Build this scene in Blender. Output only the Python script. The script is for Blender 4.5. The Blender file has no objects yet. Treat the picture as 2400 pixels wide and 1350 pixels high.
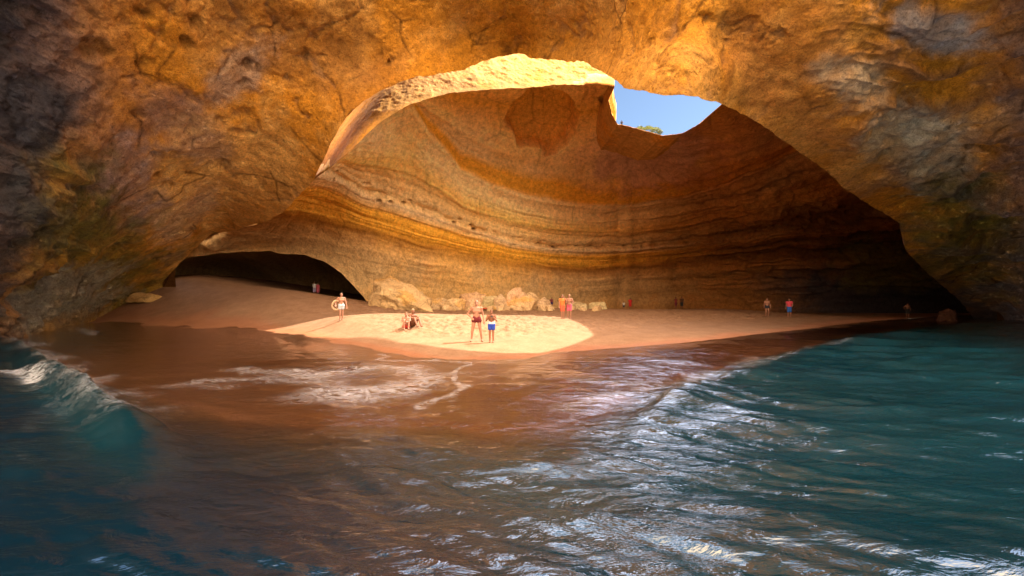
import bpy, bmesh, math, random
import numpy as np
from mathutils import Vector, Matrix

SC = bpy.context.scene
COL = SC.collection
R = math.radians
random.seed(7)

# ------------------------------------------------------------------ camera
CAMZ = 2.2
cam_data = bpy.data.cameras.new('camera')
cam_data.sensor_width = 36.0
cam_data.lens = 15.0
cam_data.shift_y = 25.0 / 2400.0
cam_data.clip_start = 0.05
cam_data.clip_end = 3000.0
cam = bpy.data.objects.new('camera', cam_data)
COL.objects.link(cam)
cam.location = (0, 0, CAMZ)
cam.rotation_euler = (R(90), 0, 0)
SC.camera = cam

# ------------------------------------------------------------------ light
SUN_EL = R(50.0)
SUN_H = Vector((0.885, 0.465)).normalized()      # horizontal direction towards the sun
world = bpy.data.worlds.new('World')
SC.world = world
world.use_nodes = True
wn = world.node_tree
wn.nodes.clear()
w_out = wn.nodes.new('ShaderNodeOutputWorld')
w_bg = wn.nodes.new('ShaderNodeBackground')
w_sky = wn.nodes.new('ShaderNodeTexSky')
w_sky.sky_type = 'NISHITA'
w_sky.sun_disc = False
w_sky.sun_elevation = SUN_EL
w_sky.sun_rotation = math.atan2(SUN_H.x, SUN_H.y)
w_sky.air_density = 1.0
w_sky.dust_density = 0.2
w_sky.ozone_density = 1.0
w_bg.inputs['Strength'].default_value = 0.15
# sky gain by direction: warm fill added over the sea (behind the boat), dimmed landward
w_tc = wn.nodes.new('ShaderNodeTexCoord')
w_dot = wn.nodes.new('ShaderNodeVectorMath')
w_dot.operation = 'DOT_PRODUCT'
w_dot.inputs[1].default_value = (0.0, 0.862, 0.507)
w_ramp = wn.nodes.new('ShaderNodeValToRGB')
w_map = wn.nodes.new('ShaderNodeMapRange')
w_map.inputs['From Min'].default_value = -1.0
w_map.inputs['From Max'].default_value = 1.0
cr = w_ramp.color_ramp.elements
cr[0].position, cr[0].color = 0.0, (1.0, 0.80, 0.56, 1)
cr[1].position, cr[1].color = 1.0, (0.07, 0.07, 0.07, 1)
for pos, col in ((0.45, (0.9, 0.74, 0.54, 1)), (0.72, (0.34, 0.33, 0.32, 1)), (0.88, (0.082, 0.082, 0.082, 1))):
    e_ = w_ramp.color_ramp.elements.new(pos)
    e_.color = col
w_mul = wn.nodes.new('ShaderNodeMix')
w_mul.data_type = 'RGBA'
w_mul.blend_type = 'MULTIPLY'
w_mul.inputs[0].default_value = 1.0
w_gain = wn.nodes.new('ShaderNodeVectorMath')
w_gain.operation = 'SCALE'
w_gain.inputs['Scale'].default_value = 4.4
wn.links.new(w_tc.outputs['Generated'], w_dot.inputs[0])
wn.links.new(w_dot.outputs['Value'], w_map.inputs['Value'])
wn.links.new(w_map.outputs['Result'], w_ramp.inputs['Fac'])
wn.links.new(w_sky.outputs['Color'], w_mul.inputs[6])
wn.links.new(w_ramp.outputs['Color'], w_mul.inputs[7])
wn.links.new(w_mul.outputs[2], w_gain.inputs[0])
w_sep = wn.nodes.new('ShaderNodeSeparateXYZ')
wn.links.new(w_tc.outputs['Generated'], w_sep.inputs['Vector'])
w_fill = wn.nodes.new('ShaderNodeMapRange')          # bright band added above the visible sky, for water glints and dome light
w_fill.interpolation_type = 'SMOOTHSTEP'
w_fill.inputs['From Min'].default_value = 0.475
w_fill.inputs['From Max'].default_value = 0.53
w_fill.inputs['To Min'].default_value = 0.0
w_fill.inputs['To Max'].default_value = 1.0
wn.links.new(w_sep.outputs['Z'], w_fill.inputs['Value'])
w_land = wn.nodes.new('ShaderNodeMapRange')
w_land.interpolation_type = 'SMOOTHSTEP'
w_land.inputs['From Min'].default_value = 0.12
w_land.inputs['From Max'].default_value = 0.45
wn.links.new(w_sep.outputs['Y'], w_land.inputs['Value'])
w_both = wn.nodes.new('ShaderNodeMath')
w_both.operation = 'MULTIPLY'
wn.links.new(w_fill.outputs['Result'], w_both.inputs[0])
wn.links.new(w_land.outputs['Result'], w_both.inputs[1])
w_mixc = wn.nodes.new('ShaderNodeMix')
w_mixc.data_type = 'RGBA'
wn.links.new(w_both.outputs['Value'], w_mixc.inputs[0])
w_low = wn.nodes.new('ShaderNodeMapRange')          # the added seaward fill is weaker near the horizon, so recesses stay dark
w_low.interpolation_type = 'SMOOTHSTEP'
w_low.inputs['From Min'].default_value = 0.05
w_low.inputs['From Max'].default_value = 0.36
w_low.inputs['To Min'].default_value = 0.40
w_low.inputs['To Max'].default_value = 1.25
wn.links.new(w_sep.outputs['Z'], w_low.inputs['Value'])
w_back = wn.nodes.new('ShaderNodeMapRange')
w_back.inputs['From Min'].default_value = 0.05
w_back.inputs['From Max'].default_value = -0.35
wn.links.new(w_sep.outputs['Y'], w_back.inputs['Value'])
w_lm = wn.nodes.new('ShaderNodeMix')
w_lm.data_type = 'FLOAT'
wn.links.new(w_back.outputs['Result'], w_lm.inputs[0])
w_lm.inputs[2].default_value = 1.0
wn.links.new(w_low.outputs['Result'], w_lm.inputs[3])
w_warm = wn.nodes.new('ShaderNodeMix')
w_warm.data_type = 'RGBA'
wn.links.new(w_back.outputs['Result'], w_warm.inputs[0])
wn.links.new(w_gain.outputs['Vector'], w_warm.inputs[6])
w_warm.inputs[7].default_value = (14.2, 10.5, 7.0, 1)
w_g2 = wn.nodes.new('ShaderNodeVectorMath')
w_g2.operation = 'SCALE'
wn.links.new(w_warm.outputs[2], w_g2.inputs[0])
wn.links.new(w_lm.outputs[0], w_g2.inputs['Scale'])
wn.links.new(w_g2.outputs['Vector'], w_mixc.inputs[6])
w_mixc.inputs[7].default_value = (11.5, 11.8, 14.5, 1)
wn.links.new(w_mixc.outputs[2], w_bg.inputs['Color'])
wn.links.new(w_bg.outputs['Background'], w_out.inputs['Surface'])

sun_data = bpy.data.lights.new('sun', 'SUN')
sun_data.energy = 4.7
sun_data.angle = R(0.6)
sun_data.color = (1.0, 0.93, 0.80)
sun = bpy.data.objects.new('sun', sun_data)
COL.objects.link(sun)
sdir = Vector((SUN_H.x * math.cos(SUN_EL), SUN_H.y * math.cos(SUN_EL), math.sin(SUN_EL)))
sun.rotation_euler = sdir.to_track_quat('Z', 'Y').to_euler()
sun.location = (60, 30, 80)

SC.view_settings.view_transform = 'Standard'
SC.view_settings.look = 'None'
SC.view_settings.exposure = 1.88
SC.view_settings.gamma = 1.0
SC.cycles.max_bounces = 8
SC.cycles.diffuse_bounces = 5
SC.cycles.glossy_bounces = 3
SC.cycles.transparent_max_bounces = 8
SC.cycles.caustics_reflective = False
SC.cycles.caustics_refractive = False
SC.cycles.sample_clamp_indirect = 6.0
SC.cycles.use_denoising = True

# ------------------------------------------------------------------ noise
def _hash(ix, iy, iz, seed):
    with np.errstate(over='ignore'):
        h = (ix.astype(np.uint32) * np.uint32(374761393) + iy.astype(np.uint32) * np.uint32(668265263)
             + iz.astype(np.uint32) * np.uint32(2147483647) + np.uint32((seed * 974634777) & 0xffffffff))
        h = (h ^ (h >> np.uint32(13))) * np.uint32(1274126177)
        h = h ^ (h >> np.uint32(16))
        h = h * np.uint32(2246822519)
        h = h ^ (h >> np.uint32(15))
    return (h & np.uint32(0xffffff)).astype(np.float32) / np.float32(0xffffff)

def vnoise(p, seed=0):
    """value noise in -1..1 at points p (n,3)"""
    f = np.floor(p)
    i = f.astype(np.int64)
    t = (p - f).astype(np.float32)
    t = t * t * t * (t * (t * 6 - 15) + 10)
    out = 0
    for dx in (0, 1):
        wx = t[:, 0] if dx else 1 - t[:, 0]
        for dy in (0, 1):
            wy = t[:, 1] if dy else 1 - t[:, 1]
            for dz in (0, 1):
                wz = t[:, 2] if dz else 1 - t[:, 2]
                out = out + wx * wy * wz * _hash(i[:, 0] + dx, i[:, 1] + dy, i[:, 2] + dz, seed)
    return out * 2 - 1

def fbm(p, scale, octaves=4, seed=0, gain=0.5, lac=2.03, ridged=False):
    p = np.asarray(p, dtype=np.float64) * scale
    a, tot, out = 1.0, 0.0, 0
    for o in range(octaves):
        n = vnoise(p + 17.3 * o, seed + o)
        if ridged:
            n = 1 - 2 * np.abs(n)
        out = out + a * n
        tot += a
        a *= gain
        p = p * lac
    return out / tot

def worley(p, seed=0, flat=False):
    """distance to the nearest feature point and the id hash of it"""
    f = np.floor(p)
    i = f.astype(np.int64)
    best = np.full(len(p), 9.0)
    for dx in (-1, 0, 1):
        for dy in (-1, 0, 1):
            for dz in (-1, 0, 1):
                cx, cy, cz = i[:, 0] + dx, i[:, 1] + dy, i[:, 2] + dz
                q = np.stack([cx + _hash(cx, cy, cz, seed), cy + _hash(cx, cy, cz, seed + 1),
                              cz + _hash(cx, cy, cz, seed + 2)], 1)
                if flat:
                    q[:, 2] = p[:, 2]
                best = np.minimum(best, ((q - p) ** 2).sum(1))
    return np.sqrt(best)

def sstep(a, b, x):
    t = np.clip((x - a) / (b - a), 0, 1)
    return t * t * (3 - 2 * t)

def lerp(a, b, t):
    return a + (b - a) * t

# ------------------------------------------------------------------ small helpers
def P(px, py, d):
    """a point at depth d metres, from traced outline coordinates (2400x1350 frame, horizon at 700)"""
    px, py, d = np.asarray(px, float), np.asarray(py, float), np.asarray(d, float)
    return np.stack([(px - 1200) / 1000 * d, d + 0 * px, CAMZ + (700 - py) / 1000 * d], -1)

def mesh_obj(name, verts, quads, mat=None, parent=None, smooth=True, attrs=None, uv=None):
    me = bpy.data.meshes.new(name)
    verts = np.ascontiguousarray(verts, dtype=np.float32)
    quads = np.ascontiguousarray(quads, dtype=np.int32)
    me.vertices.add(len(verts))
    me.vertices.foreach_set('co', verts.ravel())
    k = quads.shape[1]
    me.loops.add(quads.size)
    me.loops.foreach_set('vertex_index', quads.ravel())
    me.polygons.add(len(quads))
    me.polygons.foreach_set('loop_start', np.arange(0, quads.size, k, dtype=np.int32))
    me.update(calc_edges=True)
    me.validate()
    me.polygons.foreach_set('use_smooth', np.full(len(me.polygons), smooth))
    for an, arr in (attrs or {}).items():
        arr = np.asarray(arr, dtype=np.float32)
        if arr.ndim == 1:
            at = me.attributes.new(an, 'FLOAT', 'POINT')
            at.data.foreach_set('value', arr)
        else:
            at = me.attributes.new(an, 'FLOAT_COLOR', 'POINT')
            c = np.ones((len(arr), 4), np.float32)
            c[:, :3] = arr
            at.data.foreach_set('color', c.ravel())
    if mat:
        me.materials.append(mat)
    o = bpy.data.objects.new(name, me)
    COL.objects.link(o)
    if parent:
        o.parent = parent
    return o

def grid_quads(nr, nc, flip=False):
    a = np.arange(nr * nc).reshape(nr, nc)
    q = np.stack([a[:-1, :-1], a[:-1, 1:], a[1:, 1:], a[1:, :-1]], -1).reshape(-1, 4)
    return q[:, ::-1] if flip else q

def grid_normals(g):
    du = np.gradient(g, axis=1)
    dv = np.gradient(g, axis=0)
    n = np.cross(du, dv)
    n /= np.linalg.norm(n, axis=-1, keepdims=True) + 1e-9
    return n

def face_camera(g, n):
    """orient normals towards the open air of the cave"""
    v = np.array([0, 0, 2.2]) - g
    return n * (1.0 if np.median((n * v).sum(-1)) > 0 else -1.0)

def tag(o, label=None, cat=None, group=None, kind=None):
    if label: o['label'] = label
    if cat: o['category'] = cat
    if group: o['group'] = group
    if kind: o['kind'] = kind
    return o

def empty(name, loc, rz=0):
    o = bpy.data.objects.new(name, None)
    COL.objects.link(o)
    o.location = loc
    o.rotation_euler = (0, 0, rz)
    o.empty_display_size = 0.2
    return o

class TPS:
    """thin plate spline through scattered points (2-D)"""
    def __init__(self, xy, v, scale, lam=1e-3):
        self.c = np.asarray(xy, float) / scale
        self.s = scale
        n = len(self.c)
        K = self._k(self.c, self.c) + lam * np.eye(n)
        Pm = np.c_[np.ones(n), self.c]
        A = np.block([[K, Pm], [Pm.T, np.zeros((3, 3))]])
        self.w = np.linalg.solve(A, np.r_[np.asarray(v, float), 0, 0, 0])
    def _k(self, a, b):
        r2 = ((a[:, None] - b[None]) ** 2).sum(-1)
        return 0.5 * r2 * np.log(r2 + 1e-12)
    def __call__(self, xy):
        xy = np.asarray(xy, float).reshape(-1, 2) / self.s
        out = np.empty(len(xy))
        for i in range(0, len(xy), 40000):
            q = xy[i:i + 40000]
            out[i:i + 40000] = self._k(q, self.c) @ self.w[:-3] + self.w[-3] + q @ self.w[-2:]
        return out

def resample(pts, n, ease=None):
    """polyline resampled to n points by arc length in its first two columns"""
    pts = np.asarray(pts, float)
    s = np.r_[0, np.cumsum(np.linalg.norm(np.diff(pts[:, :2], axis=0), axis=1))]
    t = np.linspace(0, 1, n)
    if ease: t = ease(t)
    t = t * s[-1]
    return np.stack([np.interp(t, s, pts[:, k]) for k in range(pts.shape[1])], 1)

# ------------------------------------------------------------------ materials
def new_mat(name):
    m = bpy.data.materials.new(name)
    m.use_nodes = True
    nt = m.node_tree
    nt.nodes.clear()
    return m, nt

def nd(nt, kind, **kw):
    n = nt.nodes.new(kind)
    for k, v in kw.items():
        if k in n.inputs:
            n.inputs[k].default_value = v
        else:
            setattr(n, k, v)
    return n

def noise_tex(nt, vec, scale, detail=6, rough=0.6, dist=0.0):
    n = nd(nt, 'ShaderNodeTexNoise')
    n.inputs['Scale'].default_value = scale
    n.inputs['Detail'].default_value = detail
    n.inputs['Roughness'].default_value = rough
    n.inputs['Distortion'].default_value = dist
    nt.links.new(vec, n.inputs['Vector'])
    return n

def ramp(nt, fac, stops):
    r = nd(nt, 'ShaderNodeValToRGB')
    el = r.color_ramp.elements
    while len(el) < len(stops):
        el.new(0.5)
    for e, (pos, c) in zip(el, stops):
        e.position = pos
        e.color = (*c, 1) if len(c) == 3 else c
    nt.links.new(fac, r.inputs['Fac'])
    return r

def mixrgb(nt, a, b, fac, mode='MIX'):
    m = nd(nt, 'ShaderNodeMix', data_type='RGBA', blend_type=mode)
    for sock, v in ((m.inputs[6], a), (m.inputs[7], b), (m.inputs[0], fac)):
        if hasattr(v, 'is_output'):
            nt.links.new(v, sock)
        elif isinstance(v, (tuple, list)):
            sock.default_value = (*v, 1)
        else:
            sock.default_value = v
    return m.outputs[2]

def rock_material(name, grain=1.0, bump=0.6, attr='tint', fleck=0.7, crack=0.8):
    m, nt = new_mat(name)
    out = nd(nt, 'ShaderNodeOutputMaterial')
    bs = nd(nt, 'ShaderNodeBsdfPrincipled')
    bs.inputs['Roughness'].default_value = 0.9
    bs.inputs['Specular IOR Level'].default_value = 0.15
    tc = nd(nt, 'ShaderNodeTexCoord')
    vec = tc.outputs['Object']
    at = nd(nt, 'ShaderNodeAttribute', attribute_name=attr)
    n1 = noise_tex(nt, vec, 3.0 * grain, 8, 0.72)
    n2 = noise_tex(nt, vec, 14.0 * grain, 5, 0.7)
    g1 = ramp(nt, n1.outputs['Fac'], [(0.28, (0.42, 0.36, 0.32)), (0.5, (1, 1, 1)), (0.75, (1.45, 1.4, 1.3))])
    g2 = ramp(nt, n2.outputs['Fac'], [(0.3, (0.55, 0.5, 0.45)), (0.5, (1, 1, 1)), (0.72, (1.3, 1.28, 1.22))])
    c = mixrgb(nt, at.outputs['Color'], g1.outputs['Color'], 0.75, 'MULTIPLY')
    c = mixrgb(nt, c, g2.outputs['Color'], 0.9, 'MULTIPLY')
    n3 = noise_tex(nt, vec, 6.5 * grain, 8, 0.78)
    fl = ramp(nt, n3.outputs['Fac'], [(0.34, (0.22, 0.17, 0.14)), (0.46, (1, 1, 1)), (0.62, (1, 1, 1)), (0.72, (1.35, 1.32, 1.25))])
    c = mixrgb(nt, c, fl.outputs['Color'], fleck, 'MULTIPLY')
    cw = noise_tex(nt, vec, 0.7 * grain, 5, 0.65)
    cv = mixrgb(nt, vec, cw.outputs['Color'], 0.35)
    ed = nd(nt, 'ShaderNodeTexVoronoi', feature='DISTANCE_TO_EDGE')
    ed.inputs['Scale'].default_value = 0.42 * grain
    nt.links.new(cv, ed.inputs['Vector'])
    cm = noise_tex(nt, vec, 0.35 * grain, 3, 0.5)
    crk = ramp(nt, ed.outputs['Distance'], [(0.0, (0.20, 0.16, 0.13)), (0.035, (1, 1, 1))])
    cmr = ramp(nt, cm.outputs['Fac'], [(0.52, (0, 0, 0)), (0.62, (1, 1, 1))])
    crf = nd(nt, 'ShaderNodeMath', operation='MULTIPLY')
    nt.links.new(cmr.outputs['Color'], crf.inputs[0])
    crf.inputs[1].default_value = crack
    c = mixrgb(nt, c, crk.outputs['Color'], crf.outputs['Value'], 'MULTIPLY')
    nt.links.new(c, bs.inputs['Base Color'])
    b1 = nd(nt, 'ShaderNodeBump')
    b1.inputs['Strength'].default_value = bump
    b1.inputs['Distance'].default_value = 0.35
    nt.links.new(n1.outputs['Fac'], b1.inputs['Height'])
    b2 = nd(nt, 'ShaderNodeBump')
    b2.inputs['Strength'].default_value = bump
    b2.inputs['Distance'].default_value = 0.10
    nt.links.new(n2.outputs['Fac'], b2.inputs['Height'])
    nt.links.new(b1.outputs['Normal'], b2.inputs['Normal'])
    vo = nd(nt, 'ShaderNodeTexVoronoi')
    vo.inputs['Scale'].default_value = 2.6 * grain
    wv = noise_tex(nt, vec, 2.0 * grain, 4, 0.6)
    vm = mixrgb(nt, vec, wv.outputs['Color'], 0.25)
    nt.links.new(vm, vo.inputs['Vector'])
    pit = ramp(nt, vo.outputs['Distance'], [(0.05, (0, 0, 0)), (0.28, (1, 1, 1))])
    b3 = nd(nt, 'ShaderNodeBump')
    b3.inputs['Strength'].default_value = bump * 0.8
    b3.inputs['Distance'].default_value = 0.12
    nt.links.new(pit.outputs['Color'], b3.inputs['Height'])
    nt.links.new(b2.outputs['Normal'], b3.inputs['Normal'])
    nt.links.new(b3.outputs['Normal'], bs.inputs['Normal'])
    nt.links.new(bs.outputs['BSDF'], out.inputs['Surface'])
    return m

def plain_material(name, color, rough=0.7, noise=0.15, scale=20, spec=0.3):
    m, nt = new_mat(name)
    out = nd(nt, 'ShaderNodeOutputMaterial')
    bs = nd(nt, 'ShaderNodeBsdfPrincipled')
    bs.inputs['Roughness'].default_value = rough
    bs.inputs['Specular IOR Level'].default_value = spec
    tc = nd(nt, 'ShaderNodeTexCoord')
    n = noise_tex(nt, tc.outputs['Object'], scale, 3, 0.6)
    lo = tuple(max(0, v * (1 - noise)) for v in color)
    hi = tuple(min(1, v * (1 + noise)) for v in color)
    r = ramp(nt, n.outputs['Fac'], [(0.35, lo), (0.65, hi)])
    nt.links.new(r.outputs['Color'], bs.inputs['Base Color'])
    nt.links.new(bs.outputs['BSDF'], out.inputs['Surface'])
    return m

M_ROCK = rock_material('cliff_rock', 1.0, 0.95)
M_WALL = rock_material('dome_rock', 0.8, 0.45, fleck=0.28, crack=0.35)
M_BOULDER = rock_material('boulder_rock', 2.0, 0.6, fleck=0.5, crack=0.6)

# palette (stone colours; the dark ones also paint shade)
ORANGE = np.array([0.62, 0.255, 0.022])
CREAM = np.array([0.73, 0.415, 0.125])
PALE = np.array([0.53, 0.285, 0.085])
BROWN = np.array([0.30, 0.12, 0.025])
RUST = np.array([0.42, 0.15, 0.03])
GREY = np.array([0.44, 0.38, 0.34])
GREYG = np.array([0.50, 0.46, 0.34])
VIOLET = np.array([0.22, 0.17, 0.19])
ALGAE = np.array([0.17, 0.14, 0.025])
DARK = np.array([0.035, 0.035, 0.045])

def mixc(c, col, m):
    m = np.clip(m, 0, 1)[:, None]
    return c * (1 - m) + np.asarray(col) * m

# ------------------------------------------------------------------ traced outlines with their distances
# lip of the front arch: (outline x, outline y, metres from the boat)
E_CTRL = np.array([
    (385, 658, 43), (400, 640, 42.5), (430, 610, 42), (460, 583, 41.5), (497, 549, 41), (560, 538, 39.3),
    (633, 517, 37), (665, 495, 35.5), (700, 462, 33.8), (735, 420, 32), (757, 375, 30.4), (775, 330, 29.3),
    (800, 289, 28.6), (826, 256, 28.4), (858, 228, 28.5), (898, 206, 28.8), (943, 190, 29.3), (977, 177, 29.6), (1047, 170, 30.4),
    (1090, 163, 31), (1130, 143, 31.4), (1170, 132, 31.6), (1223, 127, 31.5), (1243, 138, 31), (1293, 140, 29.8),
    (1363, 143, 28), (1387, 157, 26.8), (1417, 173, 25), (1447, 192, 22.4), (1462, 207, 21.5), (1500, 212, 19.9),
    (1560, 222, 18.6), (1590, 224, 18.5), (1620, 226, 18.7), (1660, 238, 19.5), (1690, 246, 20.3), (1730, 262, 21.4),
    (1780, 290, 22), (1850, 338, 23.5), (1920, 390, 25.5), (1990, 450, 28), (2060, 495, 30.5), (2105, 520, 32),
    (2118, 580, 34), (2160, 630, 37), (2205, 665, 40), (2250, 708, 44), (2292, 754, 46)], float)
LEFT_BASE = np.array([(385, 658, 43), (300, 682, 41), (205, 750, 38), (140, 775, 30.5), (70, 797, 24), (-60, 815, 19.5), (-300, 862, 14), (-1200, 960, 8.7)], float)
RIGHT_BASE = np.array([(2292, 754, 46), (2400, 754, 44), (2600, 772, 31), (2800, 812, 20), (3600, 890, 11.6)], float)
OUTER = np.array([(-1200, 960), (-1200, 400), (-1200, -100), (-1100, -420), (500, -480), (1200, -480), (1900, -480), (2600, -420), (3500, -420), (3600, -100), (3600, 400), (3600, 890)], float)  # ends wrap round out of view, shading the near water
SHELL_CTRL = [
    (1200, 0, 27.5), (1200, -480, 25), (1450, 60, 24), (1600, 0, 19), (1690, 100, 19.8), (1560, 120, 19.4), (1000, 60, 29),
    (800, 150, 29), (800, 0, 26.5), (500, 0, 22.5), (500, 200, 25.5), (300, 0, 19.5), (0, 0, 16), (0, 400, 18), (150, 600, 23),
    (300, 500, 28), (500, 400, 31), (400, 300, 25.5), (650, 350, 31), (600, 450, 34), (450, 560, 38), (300, 620, 35),
    (60, 700, 22.5), (-300, 400, 13), (-300, -100, 12.5), (-1200, -100, 8), (-1200, 400, 8.3), (-1100, -420, 8.5), (-100, -420, 13), (500, -480, 20), (1900, 0, 17.5), (1900, 200, 20),
    (2000, 330, 22.8), (2150, 300, 23.2), (2150, 100, 19.5), (2400, 0, 17), (2400, 250, 21), (2300, 450, 28), (2200, 520, 31),
    (2400, 600, 34), (2300, 680, 41), (2800, 0, 13.5), (2800, 400, 16.5), (3600, -100, 10.5), (3600, 400, 11.2), (3500, -420, 10.5), (1900, -480, 16.5), (2600, -420, 13.5)]
# inner wall: top edge (x, y, m), ledge depth behind it, foot (x, y, m), bow of the profile
K_CTRL = np.array([
    (380, 600, 47, 0.6, 330, 690, 52, 1.4), (440, 570, 44.5, 0.6, 372, 648, 49, 1.4), (520, 540, 42.5, 0.8, 425, 606, 47, 1.5),
    (600, 530, 39.5, 1.0, 470, 600, 45, 1.6), (700, 452, 35.2, 1.6, 560, 588, 46, 1.6), (770, 393, 31.5, 2.2, 640, 592, 47, 1.6),
    (807, 367, 29.7, 4.0, 720, 600, 47, 1.6), (838, 336, 29.4, 5.0, 772, 622, 47, 1.6), (868, 308, 29.6, 5.4, 800, 642, 47.3, 1.6),
    (903, 279, 30.2, 5.8, 826, 668, 47.6, 1.7), (957, 247, 31.2, 6.0, 862, 706, 48, 1.8), (1007, 230, 32.2, 5.5, 900, 714, 49, 1.9),
    (1057, 217, 33.3, 5.0, 960, 720, 50, 2.0), (1150, 210, 35.3, 5.0, 1060, 724, 52, 2.1), (1207, 208, 36.6, 4.5, 1140, 726, 53, 2.1),
    (1280, 201, 38, 3.2, 1230, 728, 55, 2.1), (1347, 198, 39, 1.8, 1310, 730, 57, 2.1), (1400, 200, 39.7, 0.9, 1380, 731, 59, 2.1),
    (1440, 205, 40, 0.4, 1430, 732, 60, 2.1), (1427, 235, 41, 0.1, 1450, 732, 61, 2.1), (1433, 268, 41.5, 0, 1470, 732, 61, 2.1),
    (1447, 292, 42, 0, 1500, 732, 62, 2.1), (1490, 301, 42, 0, 1530, 733, 62, 2.1), (1525, 311, 41.7, 0, 1560, 733, 62, 2.1),
    (1553, 319, 41, 0, 1590, 733, 62.5, 2.1), (1600, 311, 39.5, 0, 1640, 735, 62, 2.1), (1640, 290, 38, 0, 1690, 737, 61, 2.1),
    (1670, 265, 36, 0, 1750, 740, 60, 2.0), (1692, 244, 34, 0, 1810, 744, 58, 2.0), (1745, 215, 33.5, 0, 1880, 747, 57, 1.9),
    (1830, 215, 35, 0, 1960, 748, 57, 1.9), (1930, 290, 39, 0, 2060, 748, 58, 1.8), (2040, 380, 44, 0, 2160, 748, 59, 1.7),
    (2130, 450, 48, 0, 2260, 748, 60, 1.6), (2200, 520, 52, 0, 2350, 750, 60, 1.5), (2300, 600, 56, 0, 2450, 752, 60, 1.5), (2370, 560, 53, 0, 2480, 756, 54, 1.2), (2400, 590, 48.5, 0, 2430, 762, 48.5, 1.1), (2370, 640, 45.5, 0, 2345, 768, 45.6, 1.0)], float)

# ------------------------------------------------------------------ beach and sea bed
SHORE = np.array([(-900, 800), (-200, 770), (80, 760), (205, 756), (400, 764), (600, 775), (760, 798), (880, 825), (980, 843), (1050, 851), (1140, 852), (1230, 849),
                  (1300, 832), (1400, 825), (1600, 810), (1800, 785), (2000, 760), (2200, 743), (2350, 739), (3400, 735)], float)
DROP = np.array([(-900, 800), (-300, 800), (-60, 790), (30, 800), (130, 862), (220, 922), (330, 972), (450, 1012), (600, 1030), (900, 1042), (1200, 1042), (1400, 1000), (1500, 952), (1600, 908),
                 (1750, 853), (1900, 813), (2000, 792), (2200, 764), (2350, 750), (3400, 742)], float)

def ff(u, d):
    """0 at the edge of the swash, 1 where the bottom drops away, in terms of the water's plan"""
    px = 1200 + 1000 * u
    py = 700 + 1000 * CAMZ / d
    s = np.interp(px, SHORE[:, 0], SHORE[:, 1])
    t = np.interp(px, DROP[:, 0], DROP[:, 1])
    t = t + (12 * np.sin(px * 0.0107 + 0.6) + 5 * np.sin(px * 0.0331 + 2)) * np.clip((t - 760) / 220, 0, 1)
    t = np.maximum(t, s + 5)
    return (py - s) / (t - s), px, py

SAND_CTRL = [(-900, 800, 22), (-200, 772, 30), (205, 756, 38), (400, 764, 32.8), (600, 775, 28), (760, 798, 21.5), (880, 825, 16.5), (1050, 851, 13.5), (1140, 852, 13.3), (1230, 849, 13.8), (1300, 832, 15.7), (1400, 825, 16.8), (1600, 810, 19),
             (1800, 785, 24.7), (2000, 760, 35), (2200, 743, 50), (2350, 739, 55),
             (1117, 799, 18.3), (960, 764, 22), (800, 746, 25.5), (1320, 747, 30), (1100, 738, 35), (900, 735, 35), (741, 693, 53), (1798, 741, 40),
             (1477, 727, 58), (1600, 726, 60), (400, 645, 43), (300, 680, 41), (600, 668, 48), (860, 706, 46), (1000, 722, 46), (1200, 722, 48),
             (1400, 723, 52), (1700, 724, 55), (600, 655, 58), (1000, 718, 60), (500, 705, 35), (700, 720, 34), (250, 718, 40), (1500, 775, 24), (1600, 755, 32), (2100, 742, 50), (2000, 742, 45), (1900, 742, 55)]
_sc = np.array(SAND_CTRL, float)
_sp = P(_sc[:, 0], _sc[:, 1], _sc[:, 2])
SAND_TPS = TPS(_sp[:, :2], _sp[:, 2], 20.0, lam=2e-3)

def ground_raw(x, y):
    u = x / np.maximum(y, 0.5)
    f, px, py = ff(u, np.maximum(y, 0.5))
    zb = SAND_TPS(np.stack([x, y], -1).reshape(-1, 2)).reshape(np.shape(x))
    spx = np.interp(px, SHORE[:, 0], SHORE[:, 1])
    ds = 1000 * (CAMZ - 0.13) / (spx - 700)
    zb = np.maximum(zb, 0.10 + 0.008 * np.maximum(y - ds, 0))
    zw = 0.12 * (1 - np.clip(f, 0, 1)) ** 1.2 - 0.03 * np.clip(f, 0, 1)
    zd = -1.9 * sstep(0.72, 2.1, f)
    k = sstep(-0.12, 0.08, f)
    return np.where(f < 0.5, zb * (1 - k) + zw * k, zw + zd), f

def ground_z(x, y):
    return float(ground_raw(np.array([float(x)]), np.array([float(y)]))[0][0])

NU, ND_ = 760, 620
us = np.linspace(-2.2, 2.2, NU)
us = np.sign(us) * (np.abs(us) / 2.2) ** 1.25 * 2.2
ds_ = np.r_[np.geomspace(1.6, 12, 110)[:-1], np.geomspace(12, 38, 400)[:-1], np.geomspace(38, 76, 112)]
UU, DD = np.meshgrid(us, ds_)
X = UU * DD
Y = DD
Z, F = ground_raw(X, Y)
pts = np.stack([X.ravel(), Y.ravel(), 0 * X.ravel()], 1)
dry = sstep(-0.02, -0.5, F).ravel()
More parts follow.
